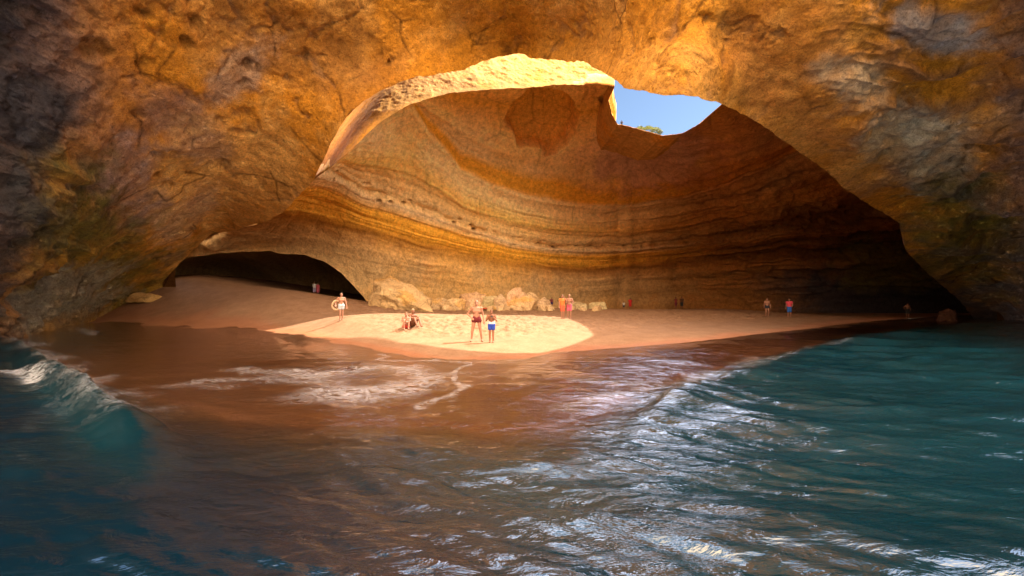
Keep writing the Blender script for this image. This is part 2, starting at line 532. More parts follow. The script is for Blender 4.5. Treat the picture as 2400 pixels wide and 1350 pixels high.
# trampled sand: small hollows and rims, only on the loose upper beach
px_ = 1200 + 1000 * UU.ravel()
loose = np.clip(sstep(0.33, 0.62, Z.ravel() + 0.10 * fbm(pts, 0.35, 3, 5)), 0, 1) * dry
wl = worley(pts * np.array([1.7, 1.25, 1]) + 0.35 * np.stack([fbm(pts, 1.1, 2, 3), fbm(pts, 1.1, 2, 4), 0 * dry], 1), 11, True)
wl2 = worley(pts * np.array([4.2, 3.4, 1]), 23, True)
foot = -0.24 * sstep(0.34, 0.12, wl) + 0.02 * sstep(0.25, 0.5, wl) * sstep(0.75, 0.5, wl)
foot += -0.03 * sstep(0.35, 0.1, wl2)
Zs = Z.ravel() + loose * (foot + 0.05 * fbm(pts, 0.8, 3, 8)) + dry * 0.03 * fbm(pts, 0.25, 3, 2) + 0.012 * fbm(pts, 0.5, 2, 9) * (F.ravel() > 0)

m, nt = new_mat('beach_sand')
out = nd(nt, 'ShaderNodeOutputMaterial')
bs = nd(nt, 'ShaderNodeBsdfPrincipled')
tc = nd(nt, 'ShaderNodeTexCoord')
aw = nd(nt, 'ShaderNodeAttribute', attribute_name='wet')
n1 = noise_tex(nt, tc.outputs['Object'], 1.2, 6, 0.6)
n2 = noise_tex(nt, tc.outputs['Object'], 9.0, 6, 0.7)
dryc = ramp(nt, n1.outputs['Fac'], [(0.3, (0.205, 0.112, 0.060)), (0.7, (0.275, 0.160, 0.093))])
wetc = ramp(nt, n1.outputs['Fac'], [(0.3, (0.25, 0.105, 0.050)), (0.7, (0.31, 0.140, 0.070))])
c = mixrgb(nt, dryc.outputs['Color'], wetc.outputs['Color'], aw.outputs['Fac'])
g2 = ramp(nt, n2.outputs['Fac'], [(0.3, (0.68, 0.64, 0.60)), (0.7, (1.12, 1.12, 1.12))])
c = mixrgb(nt, c, g2.outputs['Color'], 0.8, 'MULTIPLY')
nt.links.new(c, bs.inputs['Base Color'])
mr = nd(nt, 'ShaderNodeMapRange')
mr.inputs['To Min'].default_value = 1.0
mr.inputs['To Max'].default_value = 0.45
nt.links.new(aw.outputs['Fac'], mr.inputs['Value'])
nt.links.new(mr.outputs['Result'], bs.inputs['Roughness'])
bs.inputs['Specular IOR Level'].default_value = 0.12
b = nd(nt, 'ShaderNodeBump')
b.inputs['Strength'].default_value = 0.5
b.inputs['Distance'].default_value = 0.08
nt.links.new(n2.outputs['Fac'], b.inputs['Height'])
nt.links.new(b.outputs['Normal'], bs.inputs['Normal'])
nt.links.new(bs.outputs['BSDF'], out.inputs['Surface'])
M_SAND = m

wet = sstep(-11, 0, (700 + 1000 * CAMZ / Y.ravel()) - np.interp(px_, SHORE[:, 0], SHORE[:, 1]) + 5 * fbm(pts, 0.4, 3, 31))
beach = mesh_obj('beach', np.stack([X.ravel(), Y.ravel(), Zs], 1), grid_quads(*X.shape), M_SAND, attrs={'wet': wet})
tag(beach, kind='structure')

# ------------------------------------------------------------------ the sea
nu, nd2 = 1050, 760
us = np.linspace(-2.3, 2.3, nu)
us = np.sign(us) * (np.abs(us) / 2.3) ** 1.3 * 2.3
ds2 = np.geomspace(1.4, 70, nd2)
UU, DD = np.meshgrid(us, ds2)
X, Y = UU * DD, DD.copy()
G, F = ground_raw(X, Y)
f = F.ravel(); x = X.ravel(); y = Y.ravel(); px = 1200 + 1000 * UU.ravel(); d = DD.ravel()
p3 = np.stack([x, y, 0 * x], 1)
rng = np.random.RandomState(3)
step = d * math.log(70 / 1.4) / nd2 + 0.004 * d
warp = np.stack([0.5 * fbm(p3, 0.35, 3, 41), 0.5 * fbm(p3, 0.35, 3, 43)], 1)
wz = np.zeros_like(x)
mainang = R(78)
for k in range(64):
    lam = 0.16 * (5.5 / 0.16) ** (k / 63.0)
    ang = mainang + rng.normal(0, 0.36 if lam < 1.5 else 0.25)
    kx, ky = math.cos(ang) * 2 * math.pi / lam, math.sin(ang) * 2 * math.pi / lam
    amp = 0.0115 * lam ** 0.92
    ph = kx * (x + warp[:, 0] * min(1, lam)) + ky * (y + warp[:, 1] * min(1, lam)) + rng.uniform(0, 6.28)
    s = np.sin(ph)
    fade = sstep(2.2, 5.0, lam / np.maximum(step, 1e-4))
    wz += amp * fade * (s + 0.25 * np.cos(2 * ph))
gust = 0.75 + 0.5 * fbm(p3, 0.22, 3, 47)
deep = sstep(0.55, 1.5, f)
calm = lerp(0.42, 1.0, sstep(450, 1000, px)) + 0.3 * sstep(1100, 1400, px) * sstep(2300, 1900, px)
wave = wz * gust * lerp(0.24, 0.62, deep) * calm
# swell lines where the sea meets the swash
dropy = np.interp(px, DROP[:, 0], DROP[:, 1])
py = 700 + 1000 * CAMZ / d
q = (py - dropy) / np.maximum(dropy - 700, 20)
lw = sstep(520, 200, px) * sstep(-500, -100, px)
crest = np.exp(-((q - 0.12 - 0.03 * fbm(p3, 0.5, 2, 51)) / np.where(q < 0.12, 0.07, 0.26)) ** 2)
wave += lw * crest * (0.42 + 0.12 * fbm(p3, 0.6, 3, 52)) * sstep(0, 8, d)
rw = sstep(1420, 1560, px) * sstep(2250, 1900, px)
rcrest = np.exp(-((q - 0.10) / np.where(q < 0.10, 0.055, 0.2)) ** 2)
wave += rw * rcrest * 0.09 * (1 + fbm(p3, 0.5, 3, 54))
film = np.where(f < 1, 0.030 * np.clip(f * 6, 0, 1) + 0.02 * np.clip(f, 0, 1) - 0.004, 0)
edge_f = f + 0.05 * fbm(p3, 0.5, 3, 60)
surf = np.where(f < 1.0, G.ravel() + film, 0)
base0 = np.maximum(surf, 0)
k = sstep(0.7, 1.1, f)
z = base0 * (1 - k) + 0.03 * k + wave * np.clip(f * 4, 0, 1)
z = np.where(f < 1.4, np.maximum(z, G.ravel() + np.where(f > 0.01, 0.02, -1)), z)
z = np.where(edge_f < 0.01, G.ravel() - 0.10 - 0.4 * np.clip(-f, 0, 3), z)

# foam: patches with a shape of their own
foam = np.zeros_like(x)
def foam_line(pl, width, strength, wob=0.25, seed=70, side=0):
    """a line of foam along a polyline in plan; side>0 trails towards the sea"""
    global foam
    pl = np.asarray(pl, float)
    w = P(pl[:, 0], pl[:, 1], 1000 * CAMZ / (pl[:, 1] - 700))[:, :2]
    qx = x + wob * fbm(p3, 0.9, 3, seed)
    qy = y + wob * fbm(p3, 0.9, 3, seed + 5)
    best = np.full(len(x), 1e9)
    for a, bb in zip(w[:-1], w[1:]):
        ab = bb - a
        t = np.clip(((qx - a[0]) * ab[0] + (qy - a[1]) * ab[1]) / (ab @ ab), 0, 1)
        best = np.minimum(best, np.hypot(qx - a[0] - t * ab[0], qy - a[1] - t * ab[1]))
    foam = np.maximum(foam, strength * np.exp(-(best / width) ** 2))
foam_line([(880, 838), (950, 856), (1030, 852), (1082, 858), (1078, 880), (1055, 900), (1070, 915), (1040, 935), (1000, 962)], 0.16, 0.30, 0.5)
foam_line([(700, 880), (820, 880), (900, 870), (960, 868), (1000, 890), (950, 920), (860, 930), (760, 925)], 0.85, 0.34, 0.7, 74)
foam_line([(430, 905), (560, 900), (700, 895), (800, 915), (920, 925)], 0.6, 0.24, 0.7, 76)
foam_line([(560, 870), (640, 880), (720, 900)], 0.5, 0.25, 0.6, 77)
foam_line([(190, 772), (212, 782), (205, 790)], 0.4, 0.3, 0.5, 79)
foam_line([(1330, 900), (1450, 905), (1540, 900), (1650, 880), (1780, 840)], 0.5, 0.2, 0.6, 81)
foam_line([(1320, 955), (1450, 935), (1560, 915)], 0.4, 0.2, 0.6, 83)
foam_line([(1560, 935), (1640, 900), (1750, 860), (1900, 818), (2000, 797)], 0.35, 0.20, 0.5, 85)  # pale sheen of the right wave edge, painted as foam
foam_line([(2130, 750), (2210, 742)], 0.25, 0.8, 0.1, 87)
foam_line([(10, 790), (60, 808), (125, 858), (180, 893), (240, 928), (335, 975)], 0.5, 0.26, 0.7, 89)
foam_line([(20, 868), (60, 880), (85, 905)], 0.30, 0.42, 0.4, 91)
foam_line([(110, 880), (210, 925), (290, 985)], 0.7, 0.14, 0.6, 93)
depth = np.clip(z - G.ravel(), 0, 5)
# clarity: how much of the bottom shows through
turb = 1 - np.exp(-np.clip(-G.ravel() - 0.02, 0, 5) * 2.1)
m, nt = new_mat('sea_water')
out = nd(nt, 'ShaderNodeOutputMaterial')
tc = nd(nt, 'ShaderNodeTexCoord')
at = nd(nt, 'ShaderNodeAttribute', attribute_name='turbid')
af = nd(nt, 'ShaderNodeAttribute', attribute_name='foam')
ash = nd(nt, 'ShaderNodeAttribute', attribute_name='chop')
mp = nd(nt, 'ShaderNodeMapping')
mp.inputs['Scale'].default_value = (0.55, 1.5, 1)
nt.links.new(tc.outputs['Object'], mp.inputs['Vector'])
nb = noise_tex(nt, mp.outputs['Vector'], 3.2, 5, 0.55, 0.6)
nb2 = noise_tex(nt, mp.outputs['Vector'], 11.0, 3, 0.5, 0.3)
bmp = nd(nt, 'ShaderNodeBump')
bmp.inputs['Distance'].default_value = 0.16
nt.links.new(ash.outputs['Fac'], bmp.inputs['Strength'])
nt.links.new(nb.outputs['Fac'], bmp.inputs['Height'])
bmp2 = nd(nt, 'ShaderNodeBump')
bmp2.inputs['Distance'].default_value = 0.022
nt.links.new(ash.outputs['Fac'], bmp2.inputs['Strength'])
nt.links.new(nb2.outputs['Fac'], bmp2.inputs['Height'])
nt.links.new(bmp.outputs['Normal'], bmp2.inputs['Normal'])
NRM = bmp2.outputs['Normal']
fres = nd(nt, 'ShaderNodeFresnel')
fres.inputs['IOR'].default_value = 2.1
nt.links.new(NRM, fres.inputs['Normal'])
gl = nd(nt, 'ShaderNodeBsdfGlossy')
gl.inputs['Roughness'].default_value = 0.02
gl.inputs['Color'].default_value = (1, 1, 1, 1)
nt.links.new(NRM, gl.inputs['Normal'])
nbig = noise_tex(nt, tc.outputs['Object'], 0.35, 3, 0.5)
abd = nd(nt, 'ShaderNodeAttribute', attribute_name='body_shade')
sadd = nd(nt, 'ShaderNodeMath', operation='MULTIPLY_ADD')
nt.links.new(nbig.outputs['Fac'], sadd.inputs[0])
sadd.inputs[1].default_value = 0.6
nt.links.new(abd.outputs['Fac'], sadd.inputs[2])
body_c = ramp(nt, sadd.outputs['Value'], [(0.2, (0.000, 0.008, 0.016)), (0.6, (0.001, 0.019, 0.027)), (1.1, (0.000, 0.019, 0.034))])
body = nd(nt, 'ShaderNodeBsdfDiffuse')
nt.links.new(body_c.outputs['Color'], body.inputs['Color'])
tr = nd(nt, 'ShaderNodeBsdfTransparent')
tint = ramp(nt, at.outputs['Fac'], [(0.0, (0.94, 0.90, 0.86)), (0.35, (0.62, 0.68, 0.50)), (0.8, (0.12, 0.42, 0.42))])
nt.links.new(tint.outputs['Color'], tr.inputs['Color'])
mix1 = nd(nt, 'ShaderNodeMixShader')
nt.links.new(at.outputs['Fac'], mix1.inputs['Fac'])
nt.links.new(tr.outputs['BSDF'], mix1.inputs[1])
nt.links.new(body.outputs['BSDF'], mix1.inputs[2])
mix2 = nd(nt, 'ShaderNodeMixShader')
nt.links.new(fres.outputs['Fac'], mix2.inputs['Fac'])
nt.links.new(mix1.outputs['Shader'], mix2.inputs[1])
nt.links.new(gl.outputs['BSDF'], mix2.inputs[2])
fo = nd(nt, 'ShaderNodeBsdfDiffuse')
fo.inputs['Color'].default_value = (0.80, 0.80, 0.86, 1)
mpf = nd(nt, 'ShaderNodeMapping')
mpf.inputs['Scale'].default_value = (0.8, 1.2, 1)
nt.links.new(tc.outputs['Object'], mpf.inputs['Vector'])
nf = noise_tex(nt, mpf.outputs['Vector'], 3.4, 10, 0.80, 0.9)
fab = nd(nt, 'ShaderNodeMath', operation='MULTIPLY_ADD')      # ridged lace
nt.links.new(nf.outputs['Fac'], fab.inputs[0])
fab.inputs[1].default_value = 2.0
fab.inputs[2].default_value = -1.0
fabs = nd(nt, 'ShaderNodeMath', operation='ABSOLUTE')
nt.links.new(fab.outputs['Value'], fabs.inputs[0])
finv = nd(nt, 'ShaderNodeMath', operation='MULTIPLY_ADD')
nt.links.new(fabs.outputs['Value'], finv.inputs[0])
finv.inputs[1].default_value = -3.6
finv.inputs[2].default_value = 0.95
fm = nd(nt, 'ShaderNodeMath', operation='ADD')
nt.links.new(finv.outputs['Value'], fm.inputs[0])
nt.links.new(af.outputs['Fac'], fm.inputs[1])
fr = nd(nt, 'ShaderNodeMapRange')
fr.inputs['From Min'].default_value = 0.98
fr.inputs['From Max'].default_value = 1.55
fr.inputs['To Max'].default_value = 0.62
nt.links.new(fm.outputs['Value'], fr.inputs['Value'])
mix3 = nd(nt, 'ShaderNodeMixShader')
nt.links.new(fr.outputs['Result'], mix3.inputs['Fac'])
nt.links.new(mix2.outputs['Shader'], mix3.inputs[1])
nt.links.new(fo.outputs['BSDF'], mix3.inputs[2])
nt.links.new(mix3.outputs['Shader'], out.inputs['Surface'])
M_WATER = m
body_shade = lerp(-0.08, 0.42, sstep(400, 1600, px)) + 0.36 * lw * np.exp(-((q - 0.3) / 0.5) ** 2) - 0.25 * sstep(1050, 1350, py)  # body colour darker to the left: painted shade; bluer at the left swell
chop = lerp(0.36, 0.32, deep) * lerp(0.55, 1.0, sstep(450, 1000, px))
verts = np.stack([x, y, z], 1)
quads = grid_quads(*X.shape)
hid = (edge_f < 0.0)
qk = ~hid[quads].all(1)
quads = quads[qk]
# open water behind the boat
ex = np.array([(-900, -900, -0.25), (900, -900, -0.25), (900, 1.42, -0.25), (-900, 1.42, -0.25)])
nv = len(verts)
verts = np.vstack([verts, ex])
quads = np.vstack([quads, [[nv, nv + 1, nv + 2, nv + 3]]])
pad = lambda a, v: np.r_[a, np.full(4, v)]
sea = mesh_obj('sea', verts, quads, M_WATER, attrs={'turbid': pad(turb, 1.0), 'foam': pad(foam, 0), 'chop': pad(chop, 0.4), 'body_shade': pad(body_shade, 0.4)})
tag(sea, kind='structure')

# ------------------------------------------------------------------ front cliff with the arch
ne, nr = 1150, 430
Ei = resample(E_CTRL, ne)
jit = np.stack([Ei[:, 0] * 0.02, Ei[:, 1] * 0.02, 0 * Ei[:, 0]], 1)
topw = sstep(420, 700, Ei[:, 0])
Ei[:, 1] += topw * (5.0 * fbm(jit, 1.2, 4, 101) + 2.0 * fbm(jit, 6, 2, 102))
Ei[:, 0] += topw * (3.0 * fbm(jit, 1.4, 4, 104))
G_ = resample(OUTER, ne)
LB = resample(LEFT_BASE, nr, lambda t: t ** 1.25)
RB = resample(RIGHT_BASE, nr, lambda t: t ** 1.25)
tt = (np.linspace(0, 1, nr) ** 1.25)[:, None]
ss = np.linspace(0, 1, ne)[None, :]
img = np.empty((nr, ne, 2))
for c_ in range(2):
    inner, outer = Ei[None, :, c_], G_[None, :, c_]
    lft, rgt = LB[:, None, c_], RB[:, None, c_]
    img[..., c_] = ((1 - tt) * inner + tt * outer + (1 - ss) * lft + ss * rgt
                    - ((1 - tt) * (1 - ss) * inner[:, :1] + (1 - tt) * ss * inner[:, -1:] + tt * (1 - ss) * outer[:, :1] + tt * ss * outer[:, -1:]))
ctrl = np.vstack([E_CTRL, LEFT_BASE[1:], RIGHT_BASE[1:], np.array(SHELL_CTRL, float)])
tps = TPS(ctrl[:, :2], np.log(ctrl[:, 2]), 600.0, lam=4e-4)
dep = np.exp(tps(img.reshape(-1, 2))).reshape(nr, ne)
g = P(img[..., 0], img[..., 1], dep)
n = face_camera(g, grid_normals(g))
gp = g.reshape(-1, 3)
ix, iy = img[..., 0].ravel(), img[..., 1].ravel()
lipf = sstep(0, 0.10, np.repeat(tt, ne, 1)).ravel()
big = fbm(gp, 0.10, 3, 111)
med = fbm(gp, 0.33, 4, 115)
rid = fbm(gp + 1.5 * np.stack([big, med, big], 1), 0.45, 4, 118, ridged=True)
fine = fbm(gp, 1.3, 4, 121)
wp = gp + 0.6 * np.stack([med, fine, med], 1)
pits = sstep(0.34, 0.10, worley(wp * np.array([0.55, 0.55, 0.75]), 131)) * sstep(0.05, 0.45, fbm(gp, 0.2, 2, 133))
rough_r = sstep(1850, 2150, ix)                      # blocky, ledged rock at the right hand
rough_l = sstep(330, 120, ix)
led = fbm(gp * np.array([0.35, 0.35, 1.6]), 0.55, 4, 137, ridged=True)
disp = 0.9 * big + 0.45 * med + 0.10 * fine - 0.22 * sstep(0.45, 0.9, rid) - 0.30 * pits
disp += rough_r * (0.85 * led + 0.5 * med) + rough_l * (0.42 * led + 0.32 * fine)
disp *= lerp(0.22, 1.0, lipf)
gd = gp + n.reshape(-1, 3) * disp[:, None]
def blob(cx, cy, rx, ry, seed, rot=0, wob=0.6):
    c, s = math.cos(R(rot)), math.sin(R(rot))
    ax, ay = (ix - cx), (iy - cy)
    a = (ax * c + ay * s) / rx
    b_ = (-ax * s + ay * c) / ry
    r = np.sqrt(a * a + b_ * b_) + wob * fbm(gp, 0.28, 5, seed, gain=0.62)
    r = r + 0.35 * fbm(gp, 1.1, 4, seed + 300, gain=0.65)
    return sstep(1.15, 0.5, r) * np.clip(0.92 + 0.6 * fbm(gp, 0.8, 4, seed + 301, gain=0.7), 0, 1.1)
mot = fbm(gp, 0.55, 6, 141, gain=0.65)
mot2 = fbm(gp, 0.16, 4, 143)
grn = fbm(gp, 2.6, 4, 145, gain=0.7)
c = np.tile(ORANGE, (len(gp), 1))
c = mixc(c, CREAM, sstep(-0.05, 0.5, mot2 + 0.5 * mot) * 0.6)
c = mixc(c, BROWN, sstep(0.12, 0.5, fbm(gp, 0.4, 5, 147, gain=0.6)) * 0.55)
c = mixc(c, CREAM * 1.1, blob(540, 420, 280, 190, 151, -35) * 0.9)
c = mixc(c, ORANGE, blob(1300, 120, 520, 110, 153, 3) * 0.55)
c = mixc(c, BROWN, blob(620, 60, 330, 120, 155, 20) * 0.6)
c = mixc(c, BROWN, blob(860, 190, 110, 130, 157, 40) * 0.5)
c = mixc(c, RUST, blob(1850, 120, 230, 200, 159, 30) * 0.6)
c = mixc(c, RUST, blob(1640, 330, 0.1, 0.1, 160) * 0)
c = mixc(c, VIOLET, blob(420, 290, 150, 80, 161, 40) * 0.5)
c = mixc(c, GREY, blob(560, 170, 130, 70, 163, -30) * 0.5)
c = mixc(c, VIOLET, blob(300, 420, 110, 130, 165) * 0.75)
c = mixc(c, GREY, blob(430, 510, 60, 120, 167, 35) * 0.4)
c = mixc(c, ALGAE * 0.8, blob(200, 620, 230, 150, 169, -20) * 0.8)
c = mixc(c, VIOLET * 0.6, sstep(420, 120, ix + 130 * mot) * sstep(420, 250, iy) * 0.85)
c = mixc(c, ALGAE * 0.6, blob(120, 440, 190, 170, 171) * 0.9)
c = mixc(c, DARK, sstep(230, 0, ix + 130 * mot) * 0.92)  # left edge darkened: dark rock plus painted falloff of light
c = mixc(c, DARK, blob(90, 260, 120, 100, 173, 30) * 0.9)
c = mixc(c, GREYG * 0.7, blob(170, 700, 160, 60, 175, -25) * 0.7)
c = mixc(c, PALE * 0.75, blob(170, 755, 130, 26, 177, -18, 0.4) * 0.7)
c = mixc(c, GREYG, blob(2150, 340, 190, 110, 179, 25) * 0.85)
c = mixc(c, PALE * 0.8, blob(2090, 390, 60, 90, 181, 10) * 0.5)
c = mixc(c, GREY, blob(2190, 70, 160, 70, 183, 20) * 0.9)
c = mixc(c, GREYG, blob(2000, 180, 110, 60, 184, 30) * 0.6)
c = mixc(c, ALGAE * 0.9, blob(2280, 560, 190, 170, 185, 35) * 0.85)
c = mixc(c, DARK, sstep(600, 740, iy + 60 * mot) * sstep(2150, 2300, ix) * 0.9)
c = mixc(c, VIOLET * 0.5, sstep(2240, 2460, ix + 130 * mot) * 0.8)  # right edge darkened too, falloff of light put into the rock colour
c = mixc(c, DARK * 2, rough_r * sstep(0.25, 0.75, led) * 0.5)
c = mixc(c, DARK * 2, sstep(0.6, 0.95, rid) * 0.35)
c = mixc(c, BROWN * 0.5, pits * 0.7)
c *= (1 + 0.22 * mot + 0.18 * grn)[:, None]
c = np.clip(c, 0.01, 0.9)
gd = gd.reshape(nr, ne, 3)
c = c.reshape(nr, ne, 3)
# back of the lip (thickness of the arch) and the cliff above the frame
cen = np.array([1250, 520.0])
dirs = Ei[:, :2] - cen
dirs /= np.linalg.norm(dirs, axis=1, keepdims=True)
dirs[:, 1] = np.minimum(dirs[:, 1], 0.0)
first = gd[0]
def back(k_px, k_d):
    q0 = P(Ei[:, 0], Ei[:, 1], Ei[:, 2])
    q1 = P(Ei[:, 0] + dirs[:, 0] * k_px, Ei[:, 1] + dirs[:, 1] * k_px, Ei[:, 2] + k_d)
    return first + (q1 - q0)
lip = np.stack([back(110, 2.6), back(60, 2.0), back(26, 1.3), back(8, 0.55)])
last = gd[-1]
ht = np.interp(last[:, 0], [-16, -5, 8, 14, 20, 40], [46, 40, 34, 40, 46, 46])  # unseen height, raised to keep sun and sky glare off the water
top = []
for kk in (0.15, 0.4, 0.75, 1.0):
    t_ = last.copy()
    t_[:, 2] = lerp(last[:, 2], np.maximum(ht, last[:, 2]), kk)
    t_[:, 1] += -1.0 * kk
    top.append(t_)
gd = np.concatenate([lip, gd, np.stack(top)], 0)
c = np.concatenate([np.repeat(c[:1], 4, 0), c, np.repeat(c[-1:], 4, 0)], 0)
sk0, sk1 = gd[:, :1].copy(), gd[:, -1:].copy()      # the foot of the rock goes on below sand and water
sk0[..., 2] -= 3.0; sk1[..., 2] -= 3.0
gd = np.concatenate([sk0, gd, sk1], 1)
c = np.concatenate([c[:, :1], c, c[:, -1:]], 1)
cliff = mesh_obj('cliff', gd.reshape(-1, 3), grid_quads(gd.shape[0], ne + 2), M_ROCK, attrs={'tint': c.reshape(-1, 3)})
tag(cliff, kind='structure')

# ------------------------------------------------------------------ inner wall of the dome
nk, nw = 1000, 420
tk = np.linspace(0, 1, nk)
base_px = K_CTRL[:, 4]
sk = (base_px - base_px[0]) / (base_px[-1] - base_px[0])
# even spacing by the mean of crown and foot arc lengths
arc = np.r_[0, np.cumsum(np.linalg.norm(np.diff(K_CTRL[:, :2], axis=0), axis=1))]
sk = 0.5 * sk + 0.5 * arc / arc[-1]
KK = np.stack([np.interp(tk, sk, K_CTRL[:, j]) for j in range(8)], 1)
ker = np.hanning(17); ker /= ker.sum()
for j in (2, 3, 6, 7):
    pad_ = np.r_[np.full(8, KK[0, j]), KK[:, j], np.full(8, KK[-1, j])]
    KK[:, j] = np.convolve(pad_, ker, 'valid')
jit = np.stack([KK[:, 0] * 0.02, KK[:, 1] * 0.02, 0 * tk], 1)
KK[:, 1] += 2.5 * fbm(jit, 1.3, 4, 201) + 1.2 * fbm(jit, 6, 2, 202)
KK[:, 0] += 2.0 * fbm(jit, 1.5, 3, 204)
KK[:, 5] += 7 * fbm(np.stack([KK[:, 4] * 0.02, 0 * tk, 0 * tk], 1), 1.2, 4, 206)
rows = np.linspace(0, 1, nw)[:, None]                 # 0 crown, 1 foot
up_px = np.where(KK[:, 3] > 0.3, 26, 0)               # the wall starts hidden behind the ledge
def smooth1(a, w):
    kk_ = np.hanning(w); kk_ /= kk_.sum()
    h = w // 2
    return np.convolve(np.r_[2 * a[0] - a[h:0:-1], a, 2 * a[-1] - a[-2:-h - 2:-1]], kk_, 'valid')
kw = sstep(0.0, 0.30, rows)
wx = lerp(lerp(KK[:, 0][None], smooth1(KK[:, 0], 221)[None], kw), KK[:, 4][None], rows)
wy = lerp(lerp((KK[:, 1] - up_px)[None], smooth1(KK[:, 1] - up_px, 221)[None], kw), KK[:, 5][None], rows)
s_ = 1 - rows
dk = KK[:, 2] + KK[:, 3]
wd = KK[:, 6][None] + (dk - KK[:, 6])[None] * s_ ** KK[:, 7][None]
g = P(wx, wy, wd)
# bedding: curves of equal layer, numbered from the crown down
C1 = np.array([(600, 400), (800, 300), (900, 250), (967, 243), (1007, 307), (1053, 353), (1083, 397), (1133, 420), (1233, 453), (1333, 470), (1433, 473), (1533, 463), (1600, 453), (1700, 420), (1800, 380), (1900, 330), (2300, 200)], float)
C2 = np.array([(600, 400), (700, 380), (800, 417), (850, 453), (933, 473), (1033, 510), (1083, 530), (1133, 543), (1200, 567), (1267, 577), (1333, 581), (1433, 580), (1500, 575), (1600, 565), (1800, 540), (2000, 500), (2300, 440)], float)
C3 = np.array([(600, 470), (700, 480), (800, 510), (900, 540), (1000, 567), (1100, 590), (1200, 610), (1300, 620), (1400, 623), (1467, 617), (1600, 604), (1800, 582), (2000, 560), (2300, 540)], float)
c1 = np.interp(wx, C1[:, 0], C1[:, 1]); c2 = np.interp(wx, C2[:, 0], C2[:, 1]); c3 = np.interp(wx, C3[:, 0], C3[:, 1])
c2 = np.maximum(c2, c1 + 6); c3 = np.maximum(c3, c2 + 6)
tau = np.where(wy < c1, (wy - 190) / np.maximum(c1 - 190, 10),
      np.where(wy < c2, 1 + (wy - c1) / (c2 - c1), np.where(wy < c3, 2 + (wy - c2) / (c3 - c2), 3 + (wy - c3) / np.maximum(735 - c3, 10))))
tau = np.clip(tau, -0.3, 4.3)
gp = g.reshape(-1, 3)
n = face_camera(g, grid_normals(g)).reshape(-1, 3)
tau_ = tau.ravel() + 0.05 * fbm(gp, 0.15, 3, 211) + 0.02 * fbm(gp, 0.7, 3, 212)
zz = np.zeros_like(tau_)
lay = fbm(np.stack([tau_ * 3.6 + 0.25 * fbm(gp, 0.12, 2, 214), gp[:, 0] * 0.02, zz], 1), 1.0, 4, 215, gain=0.6)
layf = fbm(np.stack([tau_ * 13 + 0.5 * fbm(gp, 0.2, 3, 216), gp[:, 0] * 0.05, zz], 1), 1.0, 3, 217, gain=0.6)
ix, iy = wx.ravel(), wy.ravel()
big = fbm(gp, 0.07, 3, 221)
med = fbm(gp, 0.3, 4, 223)
fine = fbm(gp, 1.2, 4, 225)
right = sstep(1480, 1800, ix) * sstep(330, 480, iy)
rid = fbm(gp * np.array([0.5, 0.5, 1.7]), 0.5, 4, 227, ridged=True)
disp = 0.75 * big + 0.30 * med + 0.08 * fine + 0.95 * lay * (0.75 + 0.6 * big) + 0.12 * layf * (0.5 + med) + 0.45 * sstep(1.96, 2.04, tau_) + 0.35 * sstep(0.98, 1.03, tau_) * sstep(1500, 1300, ix)
disp += right * (0.75 * rid + 0.55 * lay + 0.4 * med)
notch = np.exp(-((tau_ - 2.0) / 0.05) ** 2)
disp -= 0.55 * notch * sstep(-0.2, 0.3, fbm(gp, 0.5, 3, 229))
holes = sstep(0.30, 0.10, worley(gp * np.array([0.8, 0.8, 1.4]), 231)) * np.exp(-((tau_ - 2.03) / 0.12) ** 2)
disp -= 0.8 * holes
# alcove beside the skylight
alc = blob_ = sstep(1.02, 0.86, (np.abs((ix - 1268 + 0.25 * (iy - 290)) / 84) ** 3.2 + np.abs((iy - 282 - 0.22 * (ix - 1268)) / 78) ** 3.2) ** 0.31 + 0.30 * fbm(gp, 0.45, 5, 233))
disp -= 2.2 * alc
rimw = sstep(0.0, 0.10, np.repeat(rows, nk, 1).ravel())
disp *= lerp(0.12, 1.0, rimw)
foot = sstep(1.0, 0.72, np.repeat(rows, nk, 1).ravel())
disp *= lerp(0.15, 1, foot)
gd = (gp + n * disp[:, None]).reshape(nw, nk, 3)
mot = fbm(gp, 0.5, 5, 241, gain=0.65)
mot2 = fbm(gp, 0.15, 4, 243)
grn = fbm(gp, 2.4, 4, 245, gain=0.7)
CREAM_, ORANGE_ = CREAM, ORANGE
CREAM, ORANGE = np.array([0.92, 0.66, 0.33]), np.array([0.88, 0.46, 0.06])
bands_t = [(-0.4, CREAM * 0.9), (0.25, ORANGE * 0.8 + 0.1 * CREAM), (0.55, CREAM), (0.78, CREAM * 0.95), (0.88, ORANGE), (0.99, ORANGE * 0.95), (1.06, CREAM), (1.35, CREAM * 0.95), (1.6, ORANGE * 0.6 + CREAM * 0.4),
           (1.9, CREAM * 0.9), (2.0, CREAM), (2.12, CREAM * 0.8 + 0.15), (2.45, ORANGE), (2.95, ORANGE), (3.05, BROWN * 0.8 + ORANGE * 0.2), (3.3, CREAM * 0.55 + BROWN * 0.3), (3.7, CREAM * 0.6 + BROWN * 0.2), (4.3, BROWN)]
bt = np.array([b_[0] for b_ in bands_t]); bc = np.array([b_[1] for b_ in bands_t])
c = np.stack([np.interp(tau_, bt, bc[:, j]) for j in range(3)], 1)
c = mixc(c, BROWN * 1.6, sstep(0.15, 0.55, mot) * 0.28)
c = mixc(c, ORANGE, sstep(0.0, 0.5, mot2) * 0.3)
c = mixc(c, ORANGE * 0.85, alc * 0.8)
CREAM, ORANGE = CREAM_, ORANGE_
c = mixc(c, c * np.array([0.72, 0.58, 0.42]), sstep(1250, 1650, ix + 120 * mot2))  # browner rock and painted shade towards the right
